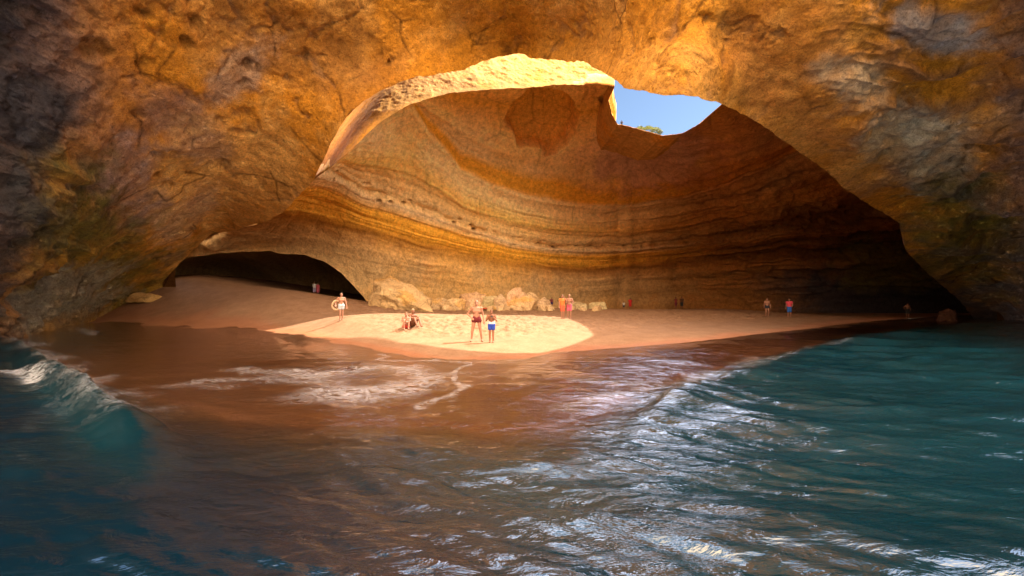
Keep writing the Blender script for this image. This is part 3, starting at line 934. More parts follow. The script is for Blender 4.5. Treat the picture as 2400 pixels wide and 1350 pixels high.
def blobw(cx, cy, rx, ry, seed, rot=0, wob=0.6):
    cc, sn = math.cos(R(rot)), math.sin(R(rot))
    a = ((ix - cx) * cc + (iy - cy) * sn) / rx
    b_ = (-(ix - cx) * sn + (iy - cy) * cc) / ry
    return sstep(1.15, 0.55, np.sqrt(a * a + b_ * b_) + wob * fbm(gp, 0.3, 5, seed, gain=0.62))
c = mixc(c, np.array([0.50, 0.27, 0.20]), blobw(1520, 370, 190, 85, 251, -8) * 0.75)
c = mixc(c, RUST, blobw(1720, 360, 130, 110, 253, -35) * 0.6)
c = mixc(c, BROWN * 0.8, sstep(1420, 1720, ix + 90 * mot) * sstep(410, 520, iy + 40 * mot) * 0.8)  # painted shade over darker stained rock, low on the right
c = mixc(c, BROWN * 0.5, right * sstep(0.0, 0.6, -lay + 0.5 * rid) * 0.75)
c = mixc(c, DARK, sstep(1700, 1950, ix + 100 * mot) * sstep(590, 670, iy + 40 * mot) * 0.92)  # recess at the right foot darkened, shade put into the colour
c = mixc(c, ALGAE, blobw(2060, 620, 130, 70, 255) * 0.7)
c = mixc(c, BROWN * 0.7, holes * 0.8)
c = mixc(c, BROWN * 0.8, notch * sstep(0.1, 0.4, mot) * 0.5)
c *= (1.04 + 0.18 * mot + 0.14 * grn + 0.07 * layf + 0.22 * lay)[:, None]
c = np.clip(c, 0.01, 0.9).reshape(nw, nk, 3)
# ledge and sunlit shaft above it; behind the skylight the ground of the hill instead
und = KK[:, 3]
L = P(KK[:, 0], KK[:, 1], KK[:, 2])
shaft_w = sstep(0.05, 0.35, und)[:, None]
def above(h, rec, bk):
    shaft = L + np.array([0, rec, h])
    grd = gd[0] + np.array([0, bk, 0.03 * bk])
    return shaft * shaft_w + grd * (1 - shaft_w)
ups = []
lv = np.linspace(0, 1, 90)
for i_, v in enumerate(lv[::-1]):
    ups.append(above(5.6 * v, 3.8 * v ** 1.05, 8 * v))
mid = []
for v in (0.15, 0.4, 0.7):
    mid.append((L * (1 - v) + gd[0] * v) + np.array([0, 0, 0.25 * math.sin(v * 3.14)]) * shaft_w)
ups = np.stack(ups); mid = np.stack(mid)
un = ups.reshape(-1, 3)
ud = 0.26 * fbm(un, 0.9, 6, 271, gain=0.6) * np.repeat(sstep(0, 0.15, lv[::-1])[:, None], nk, 1).ravel()
un = un + ud[:, None] * np.array([0.4, -0.8, 0.3])
cu = np.tile(PALE, (len(un), 1))
cu = mixc(cu, ORANGE * 1.1, sstep(0.1, 0.6, fbm(un, 0.5, 5, 273, gain=0.65)) * 0.6)
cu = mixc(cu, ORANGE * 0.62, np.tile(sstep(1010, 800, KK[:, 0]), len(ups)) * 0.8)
cu *= (1 + 0.2 * fbm(un, 2.0, 4, 275))[:, None]
ups = un.reshape(ups.shape)
cu = np.clip(cu, 0, 0.9).reshape(ups.shape)
# foot: carries on below the sand, and inside the side cave it turns back into a low dark chamber
cave = (sstep(868, 845, KK[:, 4]) * sstep(335, 385, KK[:, 4]))[:, None]
last = gd[-1]
ft = []
for i_, (dy, dz) in enumerate([(0.8, 0.1), (2.5, 0.5), (6, 0.9), (12, 0.5), (20, -1.4), (23, -9)]):
    dn = last + np.array([0, 0.05 * (i_ + 1), -0.6 * (i_ + 1)])
    ins = last + np.array([-0.12 * dy, dy, dz])
    ft.append(dn * (1 - cave) + ins * cave)
ft = np.stack(ft)
allg = np.concatenate([ups, mid, gd, ft], 0)
allc = np.concatenate([cu, np.repeat(c[:1], 3, 0), c, np.stack([c[-1] * q_ for q_ in (0.9, 0.85, 0.8, 0.8, 0.8, 0.8)])], 0)  # chamber colour dimmed inward: painted shade over dark wet rock
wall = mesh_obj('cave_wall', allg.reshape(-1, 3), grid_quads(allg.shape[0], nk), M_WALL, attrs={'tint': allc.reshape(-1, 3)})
tag(wall, kind='structure')

# roof between the right arm of the arch and the wall behind it
nq, nz_ = 160, 24
e_r = E_CTRL[34:]
er = resample(e_r, nq)
kr = KK[np.searchsorted(KK[:, 4], 1812):]
kr = resample(kr[:, :3], nq)
A_, B_ = P(er[:, 0] , er[:, 1] - 8, er[:, 2] + 0.5), P(kr[:, 0], kr[:, 1], kr[:, 2])
rw_ = np.linspace(0, 1, nz_)[:, None, None]
hump = np.interp(np.linspace(0, 1, nq), [0, 0.3, 1], [1.0, 2.5, 1.0])[None, :, None]
roof = A_[None] * (1 - rw_) + B_[None] * rw_ + (0.6 * (1 - np.abs(2 * rw_ - 1)) + 0.4 * 4 * rw_ * (1 - rw_)) * hump * np.array([2.0, -0.2, 0.5])  # hidden edge humped to shape the sun patch on the sand
rp = roof.reshape(-1, 3)
rp = rp + 0.25 * fbm(rp, 0.4, 4, 281)[:, None]
rc = np.clip(np.tile(RUST, (len(rp), 1)) * (1 + 0.3 * fbm(rp, 0.5, 4, 283))[:, None], 0, 0.9)
o = mesh_obj('cave_roof', rp, grid_quads(nz_, nq), M_ROCK, attrs={'tint': rc})
tag(o, kind='structure')

# unseen rock curtains added behind both ends of the arch to stop light leaks
for plan in ([(49.5, 43.5), (56, 46.5), (64, 50), (73, 56), (84, 66), (84, 80)], [(-33.5, 42.5), (-47, 46), (-60, 55), (-64, 90), (-10, 95)]):
    pl = resample(np.array(plan, float), 80)
    zc = np.linspace(-2, 32, 50)
    cg = np.stack([np.repeat(pl[None, :, 0], 50, 0), np.repeat(pl[None, :, 1], 50, 0), np.repeat(zc[:, None], 80, 1)], -1).reshape(-1, 3)
    cg += (0.7 * fbm(cg, 0.2, 4, 286))[:, None] * np.array([0.3, 0.5, 0.2])
    cc = np.clip(np.tile(BROWN * 0.6, (len(cg), 1)) * (1 + 0.3 * fbm(cg, 0.5, 4, 287))[:, None], 0.01, 0.9)
    tag(mesh_obj('cliff', cg, grid_quads(50, 80), M_ROCK, attrs={'tint': cc}), kind='structure')

# hill beyond the skylight
hx, hy = np.meshgrid(np.linspace(-30, 90, 160), np.linspace(44.0, 150, 140))
uu = hx / hy
peak = np.interp(uu, [-1, -0.3, 0.0, 0.15, 0.225, 0.238, 0.275, 0.335, 0.36, 0.39, 0.44, 0.49, 0.62, 1.5], [0.75, 0.75, 0.66, 0.55, 0.45, 0.402, 0.402, 0.380, 0.376, 0.380, 0.398, 0.44, 0.52, 0.5])
hz = CAMZ + hy * (peak - 0.008 * sstep(95, 60, hy) - 0.004 * sstep(104, 100, hy) - 0.0016 * np.clip(hy - 105, 0, 60))
hp = np.stack([hx, hy, hz], -1).reshape(-1, 3)
hp[:, 2] += 0.25 * fbm(hp, 0.25, 4, 291)
hc = np.tile(np.array([0.42, 0.24, 0.13]), (len(hp), 1)) * (1 + 0.3 * fbm(hp, 0.5, 4, 293))[:, None]
hill = mesh_obj('hill', hp, grid_quads(*hx.shape), M_ROCK, attrs={'tint': np.clip(hc, 0, 0.9)})
tag(hill, kind='structure')

# ------------------------------------------------------------------ boulders on the sand
def boulder(name, px, py, d, w, h, dep_, seed, label, planes=11, skew=0.0, rz=0.0, sink=0.12, tint=(0.50, 0.34, 0.17), group='boulders fallen along the foot of the cave wall', shape=None):
    """a facetted, weathered block: w x dep_ x h metres, standing at the traced place"""
    rs = np.random.RandomState(seed)
    bm = bmesh.new()
    bmesh.ops.create_icosphere(bm, subdivisions=6 if h > 1.0 else 4, radius=1.0)
    v = np.array([q.co[:] for q in bm.verts])
    faces = np.array([[l.vert.index for l in f_.loops] for f_ in bm.faces])
    bm.free()
    nrm = rs.normal(size=(planes, 3))
    nrm[:, 2] = np.abs(nrm[:, 2]) * 0.9 - 0.15
    nrm /= np.linalg.norm(nrm, axis=1, keepdims=True)
    off = rs.uniform(0.62, 0.95, planes)
    base6 = np.array([[1, 0, .1], [-1, 0, .1], [0, 1, .1], [0, -1, .15], [.1, .1, 1], [0, 0, -1]], float)
    base6 /= np.linalg.norm(base6, axis=1, keepdims=True)
    nrm = np.vstack([nrm, base6]); off = np.r_[off, np.full(6, 0.98)]
    dots = np.maximum(v @ nrm.T, 1e-3)
    rr = off / dots
    r = -np.log(np.exp(-38 * np.minimum(rr, 3)).sum(1)) / 38
    p = v * r[:, None]
    p *= np.array([w / 2, dep_ / 2, h / 2])
    p[:, 2] += h / 2
    if shape:
        p = shape(p)
    p[:, 0] += skew * p[:, 2]
    seedv = np.array([seed * 3.1, seed * 1.7, 0])
    sc = 1.0 / max(0.5, h)
    dd = 0.16 * h * fbm(p + seedv, 1.3 * sc, 6, seed, gain=0.62) + 0.07 * h * fbm(p + seedv, 3.5 * sc, 3, seed + 3, ridged=True)
    p = p + v * dd[:, None]
    t = np.tile(np.array(tint), (len(p), 1))
    t = mixc(t, np.array(tint) * np.array([0.75, 0.66, 0.55]), sstep(0.0, 0.5, fbm(p + seedv, 0.9, 4, seed + 7)) * 0.6)
    t = mixc(t, np.array(tint) * np.array([1.05, 0.85, 0.4]), sstep(0.2, 0.5, fbm(p + seedv, 0.6, 3, seed + 9)) * 0.6)
    t *= (1 + 0.2 * fbm(p + seedv, 2.5, 4, seed + 11))[:, None]
    o = mesh_obj(name, p, faces, M_BOULDER, attrs={'tint': np.clip(t, 0.02, 0.9)})
    x_, y_ = (px - 1200) / 1000 * d, d
    o.location = (x_, y_, ground_z(x_, y_) - sink * h)
    o.rotation_euler = (0, 0, rz)
    tag(o, label, 'boulder' if name == 'boulder' else 'stone', group)
    return o

def wedge(p):
    q = p.copy()
    k_ = np.clip((q[:, 0] + 1.3) / 4.6, 0, 1)
    q[:, 2] *= 1 - 0.72 * k_ ** 1.1
    return q
boulder('boulder', 936, 722, 41.5, 6.5, 3.6, 4.2, 3, 'largest boulder, wedge shaped and sloping right, beside the dark side cave', 9, shape=wedge, sink=0.1, tint=(0.68, 0.47, 0.24))
BL = [
 # px, base y, d, width px, height px, label
 (1024, 719, 46, 40, 24, 'low brown boulder against the right foot of the wedge shaped boulder'),
 (1068, 723, 45, 58, 30, 'flat rounded boulder at the left end of the rock pile'),
 (1106, 720, 47, 56, 40, 'broad domed boulder behind the head of the standing bald man'),
 (1112, 725, 44.5, 40, 26, 'low boulder in front of the domed one, beside the bald man'),
 (1150, 720, 47, 44, 36, 'domed boulder behind the boy with a dark hollow under it'),
 (1143, 725, 44.5, 28, 24, 'small boulder between the bald man and the boy'),
 (1169, 725, 44.5, 32, 36, 'narrow upright boulder just right of the boy'),
 (1205, 726, 45.5, 50, 54, 'tallest boulder, pointed, in the middle of the rock pile'),
 (1234, 726, 44.5, 54, 36, 'ochre stained boulder right of the pointed one'),
 (1249, 716, 47, 30, 40, 'square boulder perched at the back of the pile'),
 (1275, 726, 45, 36, 28, 'pale boulder at the right end of the rock pile'),
 (1357, 727, 47, 34, 16, 'low flat boulder just right of the couple'),
 (1402, 728, 48, 44, 15, 'flattest boulder, lying apart furthest right on the sand'),
]
for i_, (px_b, py_b, d_b, wpx, hpx, lab) in enumerate(BL):
    boulder('boulder', px_b, py_b, d_b, wpx * d_b / 1000 * 1.16, hpx * d_b / 1000 * 1.0 + 0.15, wpx * d_b / 1000 * 0.9, 21 + i_ * 2, lab,
            planes=9 + i_ % 4, rz=0.4 * math.sin(i_ * 2.1), tint=(0.66 + 0.06 * math.sin(i_), 0.47 + 0.03 * math.sin(i_ * 1.7), 0.27))
rr2 = np.random.RandomState(12)
for i_ in range(26):
    px_r = rr2.uniform(1012, 1300) if i_ < 22 else rr2.uniform(1335, 1430)
    sz = rr2.uniform(0.35, 0.95)
    boulder('rubble_stone', px_r, 722, rr2.uniform(42.8, 44.4), sz * rr2.uniform(1, 1.7), sz * rr2.uniform(0.5, 0.9), sz, 201 + i_, 'small pale stone lying along the foot of the rock pile',
            planes=7 + i_ % 5, rz=rr2.uniform(0, 3), tint=(0.62, 0.43, 0.24), group='rubble along the foot of the rock pile')
boulder('boulder', 2222, 757, 41, 1.5, 2.0, 1.3, 77, 'rust brown rock stub standing at the water edge under the right cliff', tint=(0.085, 0.036, 0.012), group=None, sink=0.35)
boulder('boulder', 345, 674, 41, 3.0, 1.0, 2.0, 79, 'ochre rock slab at the foot of the left cliff', tint=(0.55, 0.33, 0.12), group=None, sink=0.4)

# ------------------------------------------------------------------ bush on the hill
def bush(px, py, d, w, h, label):
    root = empty('bush', P(px, py, d).tolist())
    rs = np.random.RandomState(5)
    vs, fs = [], []
    for i_ in range(2600):
        a = rs.normal(size=3); a /= np.linalg.norm(a)
        rr_ = rs.uniform(0.55, 1.0) ** 0.5
        q = a * rr_ * np.array([w / 2, w / 3, h])
        q[2] = abs(q[2]) * (1 + 0.25 * math.sin(3.1 * q[0]))
        s1 = rs.uniform(0.10, 0.22)
        t1 = rs.normal(size=3); t1 /= np.linalg.norm(t1)
        t2 = np.cross(t1, a); t2 /= np.linalg.norm(t2) + 1e-6
        k0 = len(vs)
        vs += [q - t1 * s1, q + t2 * s1 * 0.5, q + t1 * s1, q - t2 * s1 * 0.5]
        fs.append([k0, k0 + 1, k0 + 2, k0 + 3])
    lm = plain_material('bush_leaves', (0.13, 0.17, 0.05), 0.8, 0.35, 2.0)
    mesh_obj('foliage', np.array(vs), np.array(fs), lm, root, smooth=False)
    sv, sf = [], []
    for i_ in range(7):
        a = rs.uniform(-0.35, 0.35) * w
        for sgn in (-0.05, 0.05):
            sv += [(a * 0.3 + sgn, 0, -0.2), (a + sgn * 0.4, rs.uniform(-.2, .2), h * 0.7)]
        k0 = len(sv) - 4
        sf.append([k0, k0 + 2, k0 + 3, k0 + 1])
    mesh_obj('stem', np.array(sv, float), np.array(sf), plain_material('bush_wood', (0.12, 0.08, 0.05)), root, smooth=False)
    tag(root, label, 'bush')
bush(1510, 313, 96, 8.4, 1.2, 'low green bush on the hilltop seen through the skylight')

# ------------------------------------------------------------------ people
SKIN = plain_material('skin', (0.27, 0.125, 0.078), 0.6, 0.06, 8)
SKIN_TAN = plain_material('tanned_skin', (0.19, 0.075, 0.04), 0.6, 0.06, 8)
M_CLOTH = {}
def cloth(name, col):
    if name not in M_CLOTH:
        M_CLOTH[name] = plain_material(name, col, 0.85, 0.12, 30, 0.1)
    return M_CLOTH[name]
cloth('dark_hair', (0.035, 0.022, 0.015)); cloth('brown_hair', (0.12, 0.06, 0.025)); cloth('fair_hair', (0.26, 0.17, 0.09)); cloth('grey_hair', (0.45, 0.38, 0.32))

def capsule(bm, a, b, ra, rb, seg=10):
    a, b = Vector(a), Vector(b)
    ax = b - a
    if ax.length < 1e-5:
        ax = Vector((0, 0, 1e-4))
    q = ax.to_track_quat('Z', 'Y')
    rings = []
    for k_ in range(4):
        t = math.pi / 2 * (1 - k_ / 3)
        rings.append((a, ra, -math.sin(t), math.cos(t)))
    for k_ in range(4):
        t = math.pi / 2 * (k_ / 3)
        rings.append((b, rb, math.sin(t), math.cos(t)))
    prev = None
    for (c0, r0, dz, rr_) in rings:
        if rr_ < 1e-3:
            cur = [bm.verts.new(c0 + q @ Vector((0, 0, dz * r0)))]
        else:
            cur = [bm.verts.new(c0 + q @ Vector((math.cos(6.2832 * i_ / seg) * rr_ * r0, math.sin(6.2832 * i_ / seg) * rr_ * r0, dz * r0))) for i_ in range(seg)]
        if prev:
            for i_ in range(seg):
                j_ = (i_ + 1) % seg
                if len(prev) == 1:
                    bm.faces.new((prev[0], cur[j_], cur[i_]))
                elif len(cur) == 1:
                    bm.faces.new((prev[i_], prev[j_], cur[0]))
                else:
                    bm.faces.new((prev[i_], prev[j_], cur[j_], cur[i_]))
        prev = cur

def ball(bm, c0, rx, ry, rz_, rot=None):
    m_ = Matrix.Translation(Vector(c0)) @ (rot or Matrix.Identity(4)) @ Matrix.Diagonal((rx, ry, rz_, 1))
    bmesh.ops.create_uvsphere(bm, u_segments=16, v_segments=12, radius=1.0, matrix=m_)

def fuse(name, bm, mat, parent, voxel=0.014, smooth=3):
    """one continuous skin over all the volumes"""
    me = bpy.data.meshes.new(name)
    bm.to_mesh(me); bm.free()
    o = bpy.data.objects.new(name, me)
    COL.objects.link(o)
    rm = o.modifiers.new('r', 'REMESH'); rm.mode = 'VOXEL'; rm.voxel_size = voxel
    sm_ = o.modifiers.new('s', 'SMOOTH'); sm_.iterations = smooth; sm_.factor = 0.5
    dg = bpy.context.evaluated_depsgraph_get()
    me2 = bpy.data.meshes.new_from_object(o.evaluated_get(dg))
    o.modifiers.clear()
    o.data = me2
    bpy.data.meshes.remove(me)
    me2.name = name
    me2.materials.clear(); me2.materials.append(mat)
    me2.polygons.foreach_set('use_smooth', np.ones(len(me2.polygons), bool))
    o.parent = parent
    return o

STAND = dict(pelvis=(0, 0, .93), chest=(0, 0, 1.27), neck=(0, .01, 1.45), head=(0, -.015, 1.615),
             sl=(-.185, .0, 1.405), sr=(.185, .0, 1.405), el=(-.25, .03, 1.12), er=(.25, .03, 1.12), wl=(-.27, -.04, .87), wr=(.27, -.04, .87),
             hl=(-.09, 0, .90), hr=(.09, 0, .90), kl=(-.10, -.03, .49), kr=(.10, -.03, .49), al=(-.105, .02, .08), ar=(.105, .02, .08), tl=(-.13, -.17, .03), tr=(.13, -.17, .03))
SIT = dict(STAND, pelvis=(0, .10, .12), chest=(0, .10, .46), neck=(0, .05, .64), head=(0, .0, .80), sl=(-.18, .07, .59), sr=(.18, .07, .59),
           hl=(-.09, .05, .12), hr=(.09, .05, .12), kl=(-.13, -.30, .50), kr=(.13, -.30, .50), al=(-.11, -.40, .08), ar=(.11, -.40, .08), tl=(-.12, -.58, .03), tr=(.12, -.58, .03),
           el=(-.22, -.14, .46), er=(.22, -.14, .46), wl=(-.08, -.36, .42), wr=(.08, -.36, .42))

def person(px, py, d, height, face, label, pose=None, skin=SKIN, hair='dark_hair', hair_len=0.0, bottoms=None, b_len=0.5, top=None, t_sleeve=0.4,
           sex='m', fine=True, base=STAND, waistband=None, cap=None, group=None, lift=None):
    J = dict(base); J.update(pose or {})
    J = {k_: Vector(v_) for k_, v_ in J.items()}
    x_, y_ = (px - 1200) / 1000 * d, d
    zz_ = ground_z(x_, y_) if lift is None else lift
    root = empty('person', (x_, y_, zz_ - 0.01), face)
    root.scale = (height / 1.75,) * 3
    fw = 0.92 if sex == 'f' else 1.0
    bm = bmesh.new()
    # trunk: pelvis, waist, rib cage, shoulders, neck
    pel, ch, nk_ = J['pelvis'], J['chest'], J['neck']
    hipd = (J['hr'] - J['hl']).normalized(); shd = (J['sr'] - J['sl']).normalized()
    capsule(bm, pel - hipd * .075, pel + hipd * .075, .112, .112)
    wa = pel.lerp(ch, .45)
    capsule(bm, wa - hipd * .055 * fw, wa + hipd * .055 * fw, .098 * fw, .098 * fw)
    capsule(bm, ch - shd * .075 * fw, ch + shd * .075 * fw, .118 * fw, .118 * fw)
    capsule(bm, pel, ch, .11, .115)
    up = ch.lerp(nk_, .55)
    capsule(bm, up - shd * .10 * fw, up + shd * .10 * fw, .095 * fw, .095 * fw)
    capsule(bm, up, nk_ + (J['head'] - nk_) * .4, .075, .055)
    for sd in 'lr':
        capsule(bm, up, J['s' + sd], .075, .062 * fw)
        capsule(bm, J['s' + sd], J['e' + sd], .056 * fw, .043 * fw)
        capsule(bm, J['e' + sd], J['w' + sd], .043 * fw, .029 * fw)
        capsule(bm, J['h' + sd], J['k' + sd], .092, .058)
        mid_ = J['k' + sd].lerp(J['a' + sd], .3)
        capsule(bm, J['k' + sd], mid_, .056, .056)
        capsule(bm, mid_, J['a' + sd], .056, .036)
        capsule(bm, J['a' + sd] + Vector((0, 0, -.03)), J['t' + sd], .042, .026)
        # hand: palm, four fingers slightly curled, a thumb off its side
        hd = (J['w' + sd] - J['e' + sd]).normalized()
        sidev = hd.cross(Vector((0, 1, 0)))
        if sidev.length < .1: sidev = Vector((1, 0, 0))
        sidev.normalize()
        nrmv = hd.cross(sidev).normalized()
        w_ = J['w' + sd]
        pc = w_ + hd * .085
        capsule(bm, w_ + hd * .02 - sidev * .012, pc - sidev * .026, .022, .017)
        capsule(bm, w_ + hd * .02 + sidev * .012, pc + sidev * .026, .022, .017)
        if fine:
            for fi, ln in enumerate((.062, .075, .080, .066)):
                b0 = pc + sidev * (-.033 + .022 * fi)
                b1 = b0 + hd * ln * .55 + nrmv * .006
                b2 = b1 + hd * ln * .42 + nrmv * .020
                capsule(bm, b0, b1, .0105, .010, 8); capsule(bm, b1, b2, .010, .0085, 8)
            t0 = w_ + hd * .035 - sidev * .03
            capsule(bm, t0, t0 + hd * .04 - sidev * .03, .013, .011, 8)
            capsule(bm, t0 + hd * .04 - sidev * .03, t0 + hd * .072 - sidev * .033, .011, .009, 8)
    hc_ = J['head']
    rot = Matrix.Rotation(0, 4, 'X')
    ball(bm, hc_ + Vector((0, .008, .03)), .074, .093, .095)
    ball(bm, hc_ + Vector((0, -.018, -.035)), .060, .070, .082)
    ball(bm, hc_ + Vector((0, -.045, -.092)), .034, .030, .026)
    capsule(bm, hc_ + Vector((0, -.083, .010)), hc_ + Vector((0, -.108, -.030)), .010, .016, 8)
    capsule(bm, hc_ + Vector((-.022, -.083, -.062)), hc_ + Vector((.022, -.083, -.062)), .010, .010, 8)
    for sg in (-1, 1):
        ball(bm, hc_ + Vector((sg * .078, .012, -.005)), .012, .022, .034)
    if sex == 'f':
        for sg in (-1, 1):
            ball(bm, ch + shd * sg * .075 + Vector((0, -.10, .02)), .06, .05, .06)
    fuse('body', bm, skin, root, .0105 if fine else .02, 2 if fine else 3)
    if fine:
        for sg in (-1, 1):
            bm = bmesh.new(); ball(bm, hc_ + Vector((sg * .029, -.080, .018)), .012, .008, .008)
            me = bpy.data.meshes.new('eye'); bm.to_mesh(me); bm.free()
            me.materials.append(cloth('eye_dark', (0.03, 0.02, 0.02)))
            e_ = bpy.data.objects.new('eye', me); COL.objects.link(e_); e_.parent = root
    if hair:
        bm = bmesh.new()
        ball(bm, hc_ + Vector((0, .022, .048)), .084, .098, .090)
        ball(bm, hc_ + Vector((0, .05, -.01)), .074, .066, .08)
        if hair_len:
            capsule(bm, hc_ + Vector((0, .06, -.03)), hc_ + Vector((0, .09, -.03 - hair_len)), .075, .06)
        fuse('hair', bm, cloth(hair, (0.05, 0.03, 0.02)), root, .014, 2)
    if cap:
        bm = bmesh.new()
        ball(bm, hc_ + Vector((0, .01, .06)), .090, .104, .078)
        capsule(bm, hc_ + Vector((-.04, -.10, .055)), hc_ + Vector((.04, -.10, .055)), .022, .022)
        capsule(bm, hc_ + Vector((-.035, -.145, .045)), hc_ + Vector((.035, -.145, .045)), .016, .016)
        fuse('cap', bm, cloth(*cap), root, .012, 1)
    if bottoms:
        bm = bmesh.new()
        e2 = .016
        capsule(bm, pel - hipd * .078, pel + hipd * .078, .112 + e2, .112 + e2)
        capsule(bm, pel - hipd * .066 + Vector((0, 0, .05)), pel + hipd * .066 + Vector((0, 0, .05)), .100 + e2, .100 + e2)
        for sd in 'lr':
            t_ = J['h' + sd].lerp(J['k' + sd], b_len)
            capsule(bm, J['h' + sd], t_, .092 + e2 + .004, lerp(.092, .058, b_len) + e2 + .012)
        fuse('shorts' if b_len < 0.95 and sex == 'm' else ('swimsuit' if sex == 'f' and b_len < .2 else 'shorts'), bm, cloth(*bottoms), root, .016, 3)
    if waistband:
        bm = bmesh.new()
        c_ = pel.lerp(ch, .30)
        capsule(bm, c_ - hipd * .07, c_ + hipd * .07, .118, .118)
        capsule(bm, c_ - hipd * .07 - Vector((0, 0, .03)), c_ + hipd * .07 - Vector((0, 0, .03)), .122, .122)
        fuse('waistband', bm, cloth(*waistband), root, .014, 2)
    if top:
        bm = bmesh.new()
        e2 = .018
        for a_, b_, r_ in ((pel.lerp(ch, .3), .065, .112), (pel.lerp(ch, .65), .068, .112), (ch, .078 * fw, .120), (up, .10 * fw, .096)):
            dv = hipd if a_.z < ch.z - .05 else shd
            capsule(bm, a_ - dv * b_, a_ + dv * b_, r_ + e2, r_ + e2)
        capsule(bm, pel.lerp(ch, .3), ch, .115 + e2, .115 + e2)
        for sd in 'lr':
            capsule(bm, up, J['s' + sd], .078 + e2, .066 + e2)
            if t_sleeve:
                capsule(bm, J['s' + sd], J['s' + sd].lerp(J['e' + sd], t_sleeve), .062 + e2, .056 + e2)
        fuse('shirt', bm, cloth(*top), root, .016, 3)
    tag(root, label, 'person', group)
    return root

GB = 'people scattered over the beach'
# bald man, one hand on the hip
man = person(1117, 798, 18.2, 1.78, R(4), 'bald man in dark red briefs with one hand on his hip',
    dict(hl=(-.10, 0, .90), hr=(.10, 0, .90), kl=(-.17, -.03, .49), kr=(.16, -.02, .49), al=(-.215, .02, .08), ar=(.215, .02, .08), tl=(-.26, -.15, .03), tr=(.26, -.15, .03),
         el=(-.38, .06, 1.16), wl=(-.21, -.06, 1.00), er=(.27, .05, 1.12), wr=(.31, -.03, .86)),
    skin=SKIN, hair=None, bottoms=('dark_red_briefs', (0.10, 0.015, 0.018)), b_len=0.06, group=GB)
boy = person(1152, 800, 18.0, 1.42, R(-4), 'boy in blue trunks with white waistband beside the bald man, hands raised',
    dict(kl=(-.085, -.02, .49), kr=(.085, -.02, .49), al=(-.085, .02, .08), ar=(.085, .02, .08), tl=(-.10, -.16, .03), tr=(.10, -.16, .03),
         el=(-.28, -.05, 1.14), er=(.28, -.05, 1.14), wl=(-.09, -.27, 1.33), wr=(.10, -.27, 1.35), head=(0, -.03, 1.62)),
    skin=SKIN_TAN, hair='brown_hair', bottoms=('blue_trunks', (0.02, 0.045, 0.28)), b_len=0.42, waistband=('white_band', (0.42, 0.42, 0.48)), group=GB)
woman = person(800, 745, 25.3, 1.66, R(28), 'bather in pale grey shorts carrying a tan ring under one arm',
    dict(el=(-.33, .02, 1.16), wl=(-.34, -.14, .98), er=(.27, -.02, 1.13), wr=(.30, -.06, .88), kl=(-.08, -.06, .49), kr=(.07, .02, .49), al=(-.08, -.03, .08), ar=(.07, .08, .08), tl=(-.09, -.21, .03), tr=(.08, -.1, .03)),
    skin=SKIN, hair='dark_hair', bottoms=('pale_grey_shorts', (0.34, 0.36, 0.40)), b_len=0.35, group=GB)
person(952, 767, 21.4, 1.62, R(15), 'bather sitting with knees drawn up, left of the seated pair', None, skin=SKIN, hair='brown_hair', base=SIT, bottoms=('red_swimwear', (0.45, 0.05, 0.04)), b_len=0.1, sex='f', group=GB)
person(968, 764, 21.9, 1.72, R(42), 'fair-haired bather sitting with legs stretched right, right of the seated pair',
    dict(kl=(-.13, -.36, .46), kr=(.13, -.36, .46), al=(-.11, -.62, .08), ar=(.11, -.62, .08), tl=(-.12, -.80, .05), tr=(.12, -.80, .05)), skin=SKIN_TAN, hair='fair_hair', base=SIT, bottoms=('brown_trunks', (0.16, 0.07, 0.04)), b_len=0.4, group=GB)
person(1318, 747, 30, 1.72, R(20), 'person in an orange shirt and shorts with one forearm raised',
    dict(el=(-.27, -.02, 1.13), wl=(-.30, -.12, .90), er=(.26, -.16, 1.22), wr=(.10, -.20, 1.46), kl=(-.08, -.08, .49), al=(-.08, -.05, .08), tl=(-.09, -.23, .03)), skin=SKIN, hair='brown_hair',
    bottoms=('coral_shorts', (0.50, 0.10, 0.05)), b_len=0.72, top=('orange_shirt', (0.50, 0.15, 0.04)), group=GB)
person(1334, 747, 30.3, 1.76, R(-14), 'bare-chested man in pink shorts with arms crossed at the waist',
    dict(el=(-.26, -.06, 1.15), wl=(-.04, -.20, 1.08), er=(.29, -.02, 1.15), wr=(.10, -.19, 1.05)), skin=SKIN, hair='fair_hair', bottoms=('pink_shorts', (0.50, 0.10, 0.15)), b_len=0.66, group=GB)
# shaded and distant people
person(737, 693, 53, 1.70, R(15), 'person in white top and lilac trousers by the dark side cave', dict(el=(-.32, .0, 1.25), wl=(-.16, -.16, 1.42)), hair='dark_hair', bottoms=('lilac_trousers', (0.42, 0.36, 0.55)), b_len=1.0, top=('white_top', (0.75, 0.73, 0.74)), fine=False, group=GB)
person(745, 693, 53, 1.64, R(-8), 'person in a pinkish red robe beside the white-topped one by the side cave', None, hair='brown_hair', bottoms=('rose_skirt', (0.60, 0.14, 0.20)), b_len=0.9, top=('rose_top', (0.62, 0.12, 0.16)), fine=False, group=GB)
person(1293, 727, 56, 1.45, R(-20), 'child in navy trunks and dusky red top by the right end of the rock pile', dict(el=(-.33, 0, 1.2), wl=(-.42, -.06, 1.36), kl=(-.1, -.1, .5), al=(-.1, .02, .12)), hair='dark_hair', bottoms=('navy_trunks', (0.02, 0.03, 0.14)), b_len=0.4, top=('dusky_red_top', (0.26, 0.06, 0.08)), t_sleeve=0, fine=False, group=GB)
person(1462, 727, 58, 1.20, R(10), 'child in a white top standing beside a person in red in the shade', None, hair='dark_hair', bottoms=('dark_shorts', (0.05, 0.05, 0.06)), b_len=0.5, top=('white_top', (0.75, 0.73, 0.74)), fine=False, group=GB)
